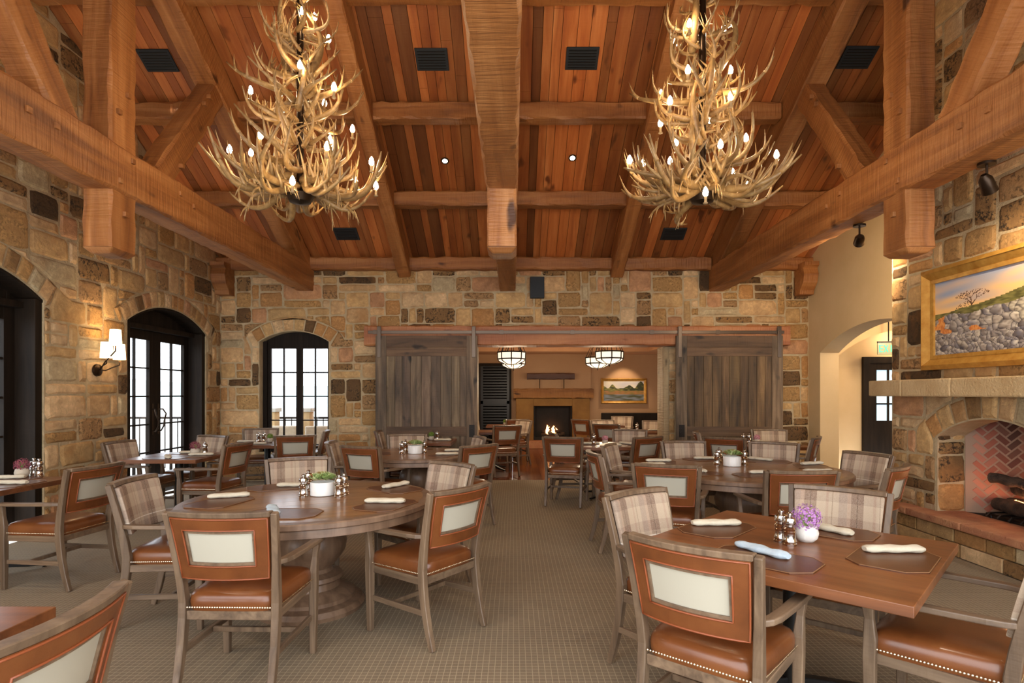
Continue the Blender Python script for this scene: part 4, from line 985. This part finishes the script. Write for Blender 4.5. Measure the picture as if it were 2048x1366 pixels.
    loop(.945, Z0-.008, Z1-.006, .004, -.021); loop(ax+.01, za-.003, zb+.003, .004, -.021); m.build('piping', M_piping, t, smooth=True)
    m = MB(); f = .05; zf = .015
    bpan(m, -ax, -ax+f, za, zb, -.012, .008, 2, 4); bpan(m, ax-f, ax, za, zb, -.012, .008, 2, 4); bpan(m, -ax+f, ax-f, za, za+zf, -.012, .008, 8, 1); bpan(m, -ax+f, ax-f, zb-zf, zb, -.012, .008, 8, 1)
    m.build('panel_frame', M_chairx, t)
    m = MB(); bpan(m, -ax+f, ax-f, za+zf, zb-zf, -.002, .006, 10, 3); m.build('back_panel', M_cream, t, smooth=50)
    return t
# tables: key -> (kind, x, y, size, rot, phrase)
TB = {
 1: ('r', -1.43, 4.06, .85, 0, 'the large round table at front left'),
 2: ('r', 2.26, 5.65, .95, 0, 'the large round table near the fireplace'),
 3: ('r', -1.20, 7.15, .76, 0, 'the round table left of the aisle'),
 4: ('s', -1.38, 9.0, .9, 0, 'the small table by the left barn door'),
 5: ('s', -3.7, 8.65, 1.0, 0, 'the table below the arched window'),
 6: ('s', -3.97, 6.83, .86, 0, 'the square table beside the far french doors'),
 7: ('s', -4.35, 4.68, .9, 0, 'the square table at the far left edge'),
 8: ('s', -2.04, 1.55, .9, 0, 'the cut-off table at bottom left'),
 9: ('s', 1.37, 2.82, 1.17, R(-43.7), 'the square table at front right'),
 10: ('s', 1.38, 8.35, .9, 0, 'the square table before the opening'),
 11: ('s', 3.72, 8.35, .9, 0, 'the table by the right barn door'),
 12: ('s', -.45, 11.3, .85, 0, 'the near left table in the back room'),
 13: ('s', -.2, 13.4, .85, 0, 'the far left table in the back room'),
 14: ('s', 2.5, 11.4, .9, 0, 'the near right table in the back room'),
 15: ('s', 2.1, 13.6, .9, 0, 'the far right table in the back room')}
LBT = {1: 'large round dark wood pedestal table at front left', 2: 'large round dark wood pedestal table near the right fireplace', 3: 'smaller round pedestal table left of the aisle by the opening',
 4: 'small square walnut table before the left barn door', 5: 'square walnut table below the arched window', 6: 'square walnut table beside the far french doors', 7: 'square walnut table at the far left edge of the room',
 8: 'walnut table cut off at the bottom left corner', 9: 'square walnut table set diagonally at front right with purple flowers', 10: 'square walnut table with pink flower before the wide opening', 11: 'dark square table before the right barn door',
 12: 'small table in the back room at left, nearer one', 13: 'small table in the back room at left, before the fireplace', 14: 'small table in the back room at right, nearer one', 15: 'small table in the back room at right, below the river painting'}
TZ = .76
def round_table(k, x, y, r):
    t = thing('round_table', LBT[k], 'table', (x, y, 0), .4)
    m = MB(); n = 96; rs = random.Random(k)
    strips = [-r+i*2*r/11 for i in range(12)]
    for a, b in zip(strips, strips[1:]):                # boards of the top
        q = rs.uniform(.82, 1.1); pa = []; N_ = 10
        for i in range(N_+1):
            xx = a+.001+(b-a-.002)*i/N_; h = math.sqrt(max(0, (r-.07)**2-xx*xx)) if abs(xx) < r-.07 else 0; pa.append((xx, h))
        pts = [(p[0], -p[1]) for p in pa]+[(p[0], p[1]) for p in reversed(pa)]
        if max(p[1] for p in pa) < .02: continue
        m.prism(pts, lambda u, v: (v, u, TZ-.03), lambda u, v: (v, u, TZ), (q, q, q, 1))
    m.build('tabletop', M_round, t)
    m = MB(); m.lathe([(r-.0695, TZ), (r-.008, TZ), (r, TZ-.008), (r, TZ-.034), (r-.008, TZ-.04), (r-.075, TZ-.04), (r-.0695, TZ)], n=n, col=(.95, .95, .95, 1)); m.f.pop(); m.f.pop(); m.c.pop(); m.c.pop()
    m.lathe([(0, TZ-.042), (r-.02, TZ-.042), (r-.018, TZ-.088), (r-.03, TZ-.092), (0, TZ-.092)], n=n); m.build('rim', M_turned, t, smooth=30)
    s = r/.85; P = [(0, 0), (.36, 0), (.37, .03), (.35, .06), (.30, .075), (.30, .10), (.27, .12), (.2, .15), (.19, .19), (.22, .21), (.21, .235), (.15, .255), (.14, .28), (.19, .33), (.235, .40), (.245, .46), (.22, .54), (.16, .60), (.14, .625), (.17, .64), (.22, .655), (.22, .667), (0, .667)]
    m = MB(); m.lathe([(a*s, z) for a, z in P], n=48); m.build('pedestal', M_turned, t, smooth=35)
    return t
def square_table(k, x, y, s, rz, proto=[None]):
    t = thing('square_table', LBT[k], 'table', (x, y, 0), rz)
    m = MB(); m.box(-s/2, s/2, -s/2, s/2, TZ-.042, TZ); m.build('tabletop', M_walnut, t, bevel=.003)
    m = MB(); m.tube([(0, 0, .07), (0, 0, TZ-.06)], .045, 20); m.box(-.2, .2, -.2, .2, TZ-.06, TZ-.042); m.build('column', M_black, t, smooth=35)
    for q in range(4):
        a = PI/4+q*PI/2; c, sn = math.cos(a), math.sin(a); m = MB(); L = s*.48
        m.sweep([(.02*c, .02*sn, .095), (.12*c, .12*sn, .085), (L*.7*c, L*.7*sn, .045), (L*c, L*sn, .028)], [(.05, .05), (.05, .045), (.045, .03), (.04, .022)], side=(-sn, c, 0)); ft = m.build('foot', M_black, t, bevel=.004, seg=1)
        m = MB(); m.lathe([(0, 0), (.018, 0), (.018, .008), (.006, .012), (.006, .02), (0, .02)], (L*.96*c, L*.96*sn, 0), 12); m.build('glide', M_chrome, ft)
    return t
for k, (kd, x, y, s, rz, ph) in TB.items():
    if kd == 'r': round_table(k, x, y, s)
    else: square_table(k, x, y, s, rz)
# chairs: back-top point, facing, label
CH = [
 (-1.42, 2.76, .02, 1, 'leather-backed armchair at the front left round table, nearest the camera'),
 (-.30, 3.50, -.8, .6, 'leather-backed armchair on the aisle side of the front left round table'),
 (-2.58, 3.86, 1, .08, 'plaid-backed armchair on the window side of the front left round table'),
 (-1.92, 5.13, .42, -.9, 'plaid armchair across the front left round table, behind its planter'),
 (-.49, 4.76, -.65, -.72, 'plaid armchair at the front left round table, back aisle side'),
 (-1.68, 6.22, .42, .9, 'leather-backed armchair between the two left round tables'),
 (-.36, 6.38, -.69, .72, 'leather-backed armchair beside the aisle at the smaller round table'),
 (-.42, 7.6, -.95, -.3, 'plaid armchair half hidden beside the aisle at the smaller round table'),
 (-1.50, 8.1, .2, -.98, 'plaid armchair on the far side of the smaller round table'),
 (-2.18, 6.8, 1, .12, 'plaid armchair on the window side of the smaller round table'),
 (-2.08, 8.75, .97, .1, 'plaid armchair at the left end of the table by the barn door'),
 (-4.15, 9.45, .3, -.95, 'plaid armchair with its back to the corner beside the arched window'),
 (-2.98, 7.85, -.35, .93, 'dark leather-backed armchair facing the arched window'),
 (-2.88, 8.9, -.97, -.25, 'plaid armchair at the right side of the table below the arched window'),
 (-4.76, 6.9, 1, -.05, 'plaid armchair against the stone wall below the sconce'),
 (-3.13, 6.6, -1, .12, 'leather-backed armchair on the room side of the table beside the doors'),
 (-4.08, 7.85, -.35, -.93, 'leather and plaid armchair beside the far french doors'),
 (-3.30, 4.58, -1, .12, 'large leather-backed armchair at the far left table'),
 (-1.16, 1.50, -1, -.03, 'leather-backed armchair cut off at the bottom left corner'),
 (1.22, 4.62, .36, .93, 'leather-backed armchair at the large right round table, nearer the aisle'),
 (2.14, 4.24, .03, 1, 'leather-backed armchair at the large right round table, nearest the camera'),
 (.76, 5.62, 1, .06, 'plaid armchair seen side-on at the aisle edge of the right round table'),
 (1.05, 6.5, .85, -.4, 'plaid armchair at the right round table, far aisle side'),
 (2.04, 6.95, .05, -1, 'plaid armchair on the far side of the right round table, left one'),
 (3.06, 6.75, -.5, -.87, 'plaid armchair on the far side of the right round table, right one'),
 (3.44, 5.55, -.95, -.3, 'plaid armchair on the fireplace side of the right round table'),
 (3.04, 4.5, -.66, .72, 'leather-backed armchair turned beside the hearth'),
 (.65, 2.18, .65, .76, 'leather-backed armchair at the front right table, nearest the aisle and camera'),
 (.70, 3.38, .62, -.78, 'plaid armchair at the front right table, left side'),
 (1.98, 3.49, -.62, -.74, 'plaid armchair on the hearth side of the front right table'),
 (2.07, 2.17, -.66, .7, 'armchair with leather seat cut off at the bottom right corner'),
 (.64, 7.55, .25, .96, 'leather-backed chair standing in the aisle before the wide opening'),
 (.55, 8.4, 1, .1, 'plaid armchair at the left of the table before the opening'),
 (1.85, 9.15, -.25, -.97, 'plaid armchair on the far side of the table before the opening'),
 (1.80, 7.6, -.55, .83, 'leather-backed armchair at the right of the table before the opening'),
 (2.72, 8.6, .95, -.3, 'plaid armchair left of the table by the right barn door'),
 (2.72, 7.45, .6, .8, 'leather-backed armchair before the right barn door'),
 (4.08, 9.2, -.2, -.98, 'plaid armchair with its back to the right barn door'),
 (4.00, 7.55, -.82, .57, 'dark leather-backed armchair beside the plaster archway'),
 (-.1, 10.3, -.35, .94, 'dark leather-backed chair just inside the back room at left'),
 (-.95, 11.9, .7, -.7, 'plaid chair in the back room by the shutters'),
 (.25, 12.3, -.8, -.6, 'plaid chair in the back room left of the fire, nearest it'),
 (.1, 12.65, -.3, .95, 'dark leather-backed chair before the shuttered window'),
 (1.72, 10.75, .55, .83, 'dark leather-backed chair in the back room right of centre'),
 (1.45, 12.6, .75, .66, 'dark leather-backed chair in the back room right of the fire'),
 (3.0, 12.15, -.45, -.9, 'plaid chair in the back room near the right jamb'),
 (1.9, 12.4, .2, -.98, 'plaid chair in the back room behind the near right table'),
 (2.75, 14.5, -.3, -.95, 'plaid chair in the back room below the river painting'),
]
proto = make_chair(); first = True
for i, (bx, by, fx, fy, lb) in enumerate(CH):
    o = proto if i == 0 else dup(proto)
    L = math.hypot(fx, fy); fx /= L; fy /= L
    o.location = (bx+fx*.345, by+fy*.345, 0); o.rotation_euler = (0, 0, math.atan2(-fx, fy)); o['label'] = lb; o['group'] = 'dining armchairs'
# long banquette in the back room
t = thing('banquette', 'long dark banquette below the river painting in the back room', 'banquette', (3.4, 16.1, 0)); MB().box(-.9, .9, -.3, .3, .0, .46).build('seat', M_dframe, t, bevel=.02); MB().box(-.9, .9, .22, .33,   .46, .95).build('backrest', M_dframe, t, bevel=.02)
# ------------------------------------------------------------------ table settings
def make_mat():
    m = MB(); a, b, c = .225, .155, .07; oc = [(-a+c, -b), (a-c, -b), (a, -b+c), (a, b-c), (a-c, b), (-a+c, b), (-a, b-c), (-a, -b+c)]
    m.prism(oc, lambda x, y: (x, y, 0), lambda x, y: (x, y, .004)); o = m.build('placemat', M_mat, None)
    m = MB(); m.tube([(x*.985, y*.985, .0035) for x, y in oc+oc[:1]], .0022, 5); m.build('edge_stitching', M_matedge, o); return o
def make_napkin(b):
    m = MB(); pts = []; n = 12; rs = random.Random(3+b)
    N_ = 14; vs = []
    for i in range(n+1):
        x = -.135+.27*i/n; k = 1.15+.12*math.sin(i*1.3+b); e = .62 if i in (0, n) else (.95 if i in (1, n-1) else 1)
        for j in range(N_):
            a = 2*PI*j/N_; vs.append((x, .029*k*e*math.cos(a), max(0, .015+.015*k*e*math.sin(a))+.002*math.sin(3*a+i)*(1 if math.sin(a) > 0 else 0)))
    fs = [tuple(range(N_)), tuple(n*N_+N_-1-j for j in range(N_))]
    for i in range(n):
        for j in range(N_): fs.append((i*N_+j, (i+1)*N_+j, (i+1)*N_+(j+1) % N_, i*N_+(j+1) % N_))
    m.add(vs, fs); return m.build('rolled_napkin', M_napkinb if b else M_napkin, None, smooth=50)
def make_mill():
    m = MB(); m.lathe([(0, 0), (.026, 0), (.027, .008), (.024, .014), (.027, .02), (.024, .028), (.021, .05), (.023, .062), (.025, .066), (.022, .072), (.025, .08), (.022, .086), (.017, .092), (.017, .1), (.024, .104), (.026, .118), (.022, .132), (.012, .137), (.006, .139), (.006, .144), (.011, .148), (.011, .155), (.005, .16), (0, .161)], n=24); m.v = [(x*1.25, y*1.25, z) for x, y, z in m.v]
    return m.build('pepper_mill', M_chrome, None, smooth=40)
def succ(m_list, c, r, rs):
    for i in range(5):
        a = rs.uniform(0, 6.28); q = r*rs.uniform(.1, .8); p = Vector((c[0]+q*math.cos(a), c[1]+q*math.sin(a), c[2]+.012+.03*(1-q/r))); m = rs.choice(m_list)
        for k in range(12):
            b = k*2.4; e = .25+k*.09; l = .062*(1-.03*k); d = Vector((math.cos(b)*math.cos(e), math.sin(b)*math.cos(e), math.sin(e))); s = Vector((-math.sin(b), math.cos(b), 0))*.012
            m.add([p, p+d*l*.6+s, p+d*l, p+d*l*.6-s], [(0, 1, 2, 3)])
def make_planter():
    t = thing('succulent_planter', 'x', 'planter'); m = MB(); m.lathe([(0, 0), (.08, 0), (.086, .004), (.086, .094), (.083, .098), (.078, .094), (.078, .08), (0, .08)], n=40); m.build('pot', M_white, t, smooth=40)
    rs = random.Random(6)
    for nm, mt in (('leaves', M_leaf), ('leaves', M_leaf2), ('leaves', M_leafr)):
        m = MB()
        for _ in range(1 if mt is M_leafr else 5): succ([m], (0, 0, .095), .085, rs)
        o = m.build(nm, mt, t, recalc=False)
        if mt is M_leafr: o['label'] = 'reddish succulent leaves'
    return t
def make_vase(nm, potm, flm, r=.05, fr=.055, bare=False):
    t = thing(nm, 'x', 'flower pot'); m = MB(); m.lathe([(0, 0), (r*.55, 0), (r*.9, r*.35), (r, r*.8), (r*.88, r*1.3), (r*.7, r*1.5), (r*.62, r*1.45), (0, r*1.3)], n=28); m.build('pot', potm, t, smooth=50)
    m = MB(); rs = random.Random(9); blob(m, (0, 0, r*1.5+fr*.45), fr, 420, rs, .008, 1)
    m.build('blossoms' if not bare else 'moss', flm, t, recalc=False)
    m = MB()
    for i in range(26):
        a = rs.uniform(0, 6.28); q = rs.uniform(0, fr*.8); m.tube([(0, 0, r*1.3), (q*math.cos(a), q*math.sin(a), r*1.5+fr*.8)], .0015, 4)
    m.build('stems', M_leaf, t); return t
pm = make_mat(); pn = make_napkin(0); pb = make_napkin(1); pmill = make_mill(); ppl = make_planter()
pv = make_vase('flower_pot', M_pot, M_purple, .056, .07); pvk = make_vase('flower_pot', M_pot2, M_pink, .045, .045); pvm = make_vase('flower_pot', M_pot2, M_maroon, .055, .06); pvg = make_vase('flower_pot', M_pot2, M_dkgreen, .045, .045, True)
protos = [pm, pn, pb, pmill, ppl, pv, pvk, pvm, pvg]
used = {}
SHORT = {1: 'front left round table', 2: 'right round table', 3: 'smaller left round table', 4: 'left barn door table', 5: 'arched window table', 6: 'table beside the french doors', 7: 'far left table', 9: 'front right square table', 10: 'table before the opening', 11: 'right barn door table', 8: 'bottom left table', 12: 'near left back room table', 13: 'far left back room table', 14: 'near right back room table', 15: 'far right back room table'}
def sidew(k, x, y):
    tx_, ty = TB[k][1], TB[k][2]; a = math.degrees(math.atan2(y-ty, x-tx_)) % 360
    return ['right', 'back right', 'back', 'back left', 'left', 'front left', 'front', 'front right'][int((a+22.5)//45) % 8]
def place(src, k, x, y, z, rz, desc, cat, grp, pos=None):
    o = dup(src); o.location = (x, y, z); o.rotation_euler = (0, 0, rz)
    lb = '%s on the %s, %s side' % (desc, SHORT[k], sidew(k, x, y)) if pos is None else '%s on the %s%s' % (desc, SHORT[k], pos)
    if lb in used:
        used[lb] += 1; lb = lb.replace(desc, desc+['', ', its nearer twin', ', its third'][min(used[lb], 2)])
    else: used[lb] = 0
    tag(o, lb, cat, grp); return o
def setting(k, x, y, ang, nx=None, ny=None, nang=0, blue=False, z=TZ):
    place(pm, k, x, y, TZ+.0005, ang, 'brown leather eight-sided placemat', 'placemat', 'leather placemats')
    if nx is not None: place(pb if blue else pn, k, nx, ny, TZ+.005, nang, ('pale blue' if blue else 'cream')+' rolled napkin', 'napkin', 'rolled napkins')
def A(u, v): return at(u, v, TZ)
# table 1
for (u, v, a, nu, nv, na, bl) in ((440, 1005, 1.35, 458, 996, .35, 0), (566, 1028, .0, 546, 1026, -1.1, 1), (556, 975, .45, 590, 974, .1, 0), (790, 978, -.75, 792, 974, 1.0, 0), (772, 1010, 1.0+.2, 770, 1007, -.05, 0)):
    x, y = A(u, v); x2, y2 = A(nu, nv); setting(1, x, y, a, x2, y2, na, bl)
# table 2
for (u, v, a, nu, nv, na, bl) in ((1322, 926, 1.3, 1317, 924, .0, 0), (1395, 948, .3, 1390, 943, -1.1, 0), (1408, 919, .2, 1412, 919, 0, 0), (1536, 923, -.2, 1520, 921, -.9, 0), (1520, 951, .05, 1528, 948, 0, 0), (1625, 934, 1.3, 1636, 945, .0, 0)):
    x, y = A(u, v); x2, y2 = A(nu, nv); setting(2, x, y, a, x2, y2, na, bl)
for u, v, na in ((1304, 932, .1), (1624, 930, .3)):
    x, y = A(u, v); place(pn, 2, x, y, TZ+.005, na, 'loose second cream napkin roll', 'napkin', 'rolled napkins')
# table 9
TR = R(-43.7)
for (u, v, a, nu, nv, na, bl) in ((1434, 1057, TR+PI/2, 1432, 1052, .02, 0), (1530, 1118, TR, 1524, 1108, -1.05, 1), (1657, 1063, TR, 1655, 1063, -1.1, 0), (1787, 1117, TR+PI/2, 1787, 1106, -.02, 0)):
    x, y = A(u, v); x2, y2 = A(nu, nv); setting(9, x, y, a, x2, y2, na, bl)
for k in (3, 4, 5, 6, 7, 10, 11, 14):
    kd, tx_, ty, s, rz, ph = TB[k]; q = s*.68 if kd == 'r' else s*.5-.175; rs = random.Random(k)
    dirs = {3: ((.9, .35), (.75, -.5), (-.9, -.2), (-.2, .95)), 4: ((.1, 1), (1, 0)), 5: ((-1, 0), (0, -1), (1, 0)), 6: ((0, -1), (0, 1), (1, 0)), 7: ((1, 0), (0, 1)), 10: ((0, -1), (1, 0), (-1, 0)), 11: ((0, 1), (1, 0)), 14: ((-1, 0), (1, 0))}[k]
    for dx, dy in dirs:
        x = tx_+dx*q; y = ty+dy*q; ang = math.atan2(dy, dx)+PI/2; setting(k, x, y, ang, x+rs.uniform(-.02, .02), y+rs.uniform(-.02, .02), rs.choice([0, .1, .25, -1, .05]))
def pot(src, k, u=None, v=None, xy=None, desc='', dz=0, cat='planter', grp=None):
    x, y = A(u, v) if xy is None else xy; return place(src, k, x, y, TZ+.0005, .3, desc, cat, grp, pos='')
def mills(k, lst):
    for u, v in lst:
        x, y = A(u, v); place(pmill, k, x, y, TZ+.0005, 0, 'chrome pepper mill', 'pepper mill', 'pepper mills')
pot(ppl, 1, 645, 990, desc='white round planter of green and red succulents')
mills(1, ((607, 993), (617, 982), (678, 994), (688, 990)))
pot(ppl, 2, 1464, 932, desc='white round planter of mixed succulents'); mills(2, ((1434, 931), (1438, 925), (1489, 930)))
x, y = A(830, 907); place(ppl, 3, x, y, TZ+.0005, .8, 'white round planter of green succulents', 'planter', None, pos=''); mills(3, ((804, 908), (811, 904), (849, 906)))
x, y = A(1613, 1083); place(pv, 9, x, y, TZ+.0005, 0, 'round white pot of purple blossoms', 'flower pot', None, pos=''); mills(9, ((1562, 1083), (1579, 1090)))
place(pvk, 10, 1.33, 8.35, TZ+.0005, 0, 'small pot of pink blossoms', 'flower pot', None, pos=''); place(pmill, 10, 1.16, 8.3, TZ+.0005, 0, 'chrome pepper mill', 'pepper mill', 'pepper mills', pos='')
place(pvk, 11, 3.6, 8.5, TZ+.0005, 0, 'small pot of pink blossoms', 'flower pot', None, pos=''); place(pmill, 11, 3.36, 8.4, TZ+.0005, 0, 'left chrome pepper mill of two', 'pepper mill', 'pepper mills', pos=''); place(pmill, 11, 3.44, 8.4, TZ+.0005, 0, 'right chrome pepper mill of two', 'pepper mill', 'pepper mills', pos='')
place(pvg, 4, -1.30, 9.1, TZ+.0005, 0, 'small pot of dark green foliage', 'flower pot', None, pos=''); place(pmill, 4, -1.19, 9.0, TZ+.0005, 0, 'chrome pepper mill', 'pepper mill', 'pepper mills', pos='')
place(pvg, 5, -3.68, 8.7, TZ+.0005, 0, 'small pot of bright green moss', 'flower pot', None, pos=''); place(pmill, 5, -3.84, 8.66, TZ+.0005, 0, 'left chrome pepper mill of two', 'pepper mill', 'pepper mills', pos=''); place(pmill, 5, -3.78, 8.7, TZ+.0005, 0, 'right chrome pepper mill of two', 'pepper mill', 'pepper mills', pos='')
x, y = A(381, 912); place(pvm, 6, x, y+.1, TZ+.0005, 0, 'small pot of maroon blossoms', 'flower pot', None, pos=''); place(pmill, 6, x+.12, y+.1, TZ+.0005, 0, 'chrome pepper mill', 'pepper mill', 'pepper mills', pos='')
x, y = A(44, 955); place(pvm, 7, x, y, TZ+.0005, 0, 'small pot of maroon blossoms', 'flower pot', None, pos=''); place(pmill, 7, x+.11, y+.05, TZ+.0005, 0, 'right chrome pepper mill of two', 'pepper mill', 'pepper mills', pos=''); place(pmill, 7, x+.03, y+.09, TZ+.0005, 0, 'left chrome pepper mill of two', 'pepper mill', 'pepper mills', pos='')
place(pvg, 13, -.2, 13.4, TZ+.0005, 0, 'small pot of green moss', 'flower pot', None, pos=''); place(pmill, 14, 2.45, 11.4, TZ+.0005, 0, 'chrome pepper mill', 'pepper mill', 'pepper mills', pos='')
def rm(o):
    for c in list(o.children): rm(c)
    bpy.data.objects.remove(o)
for p in protos: rm(p)
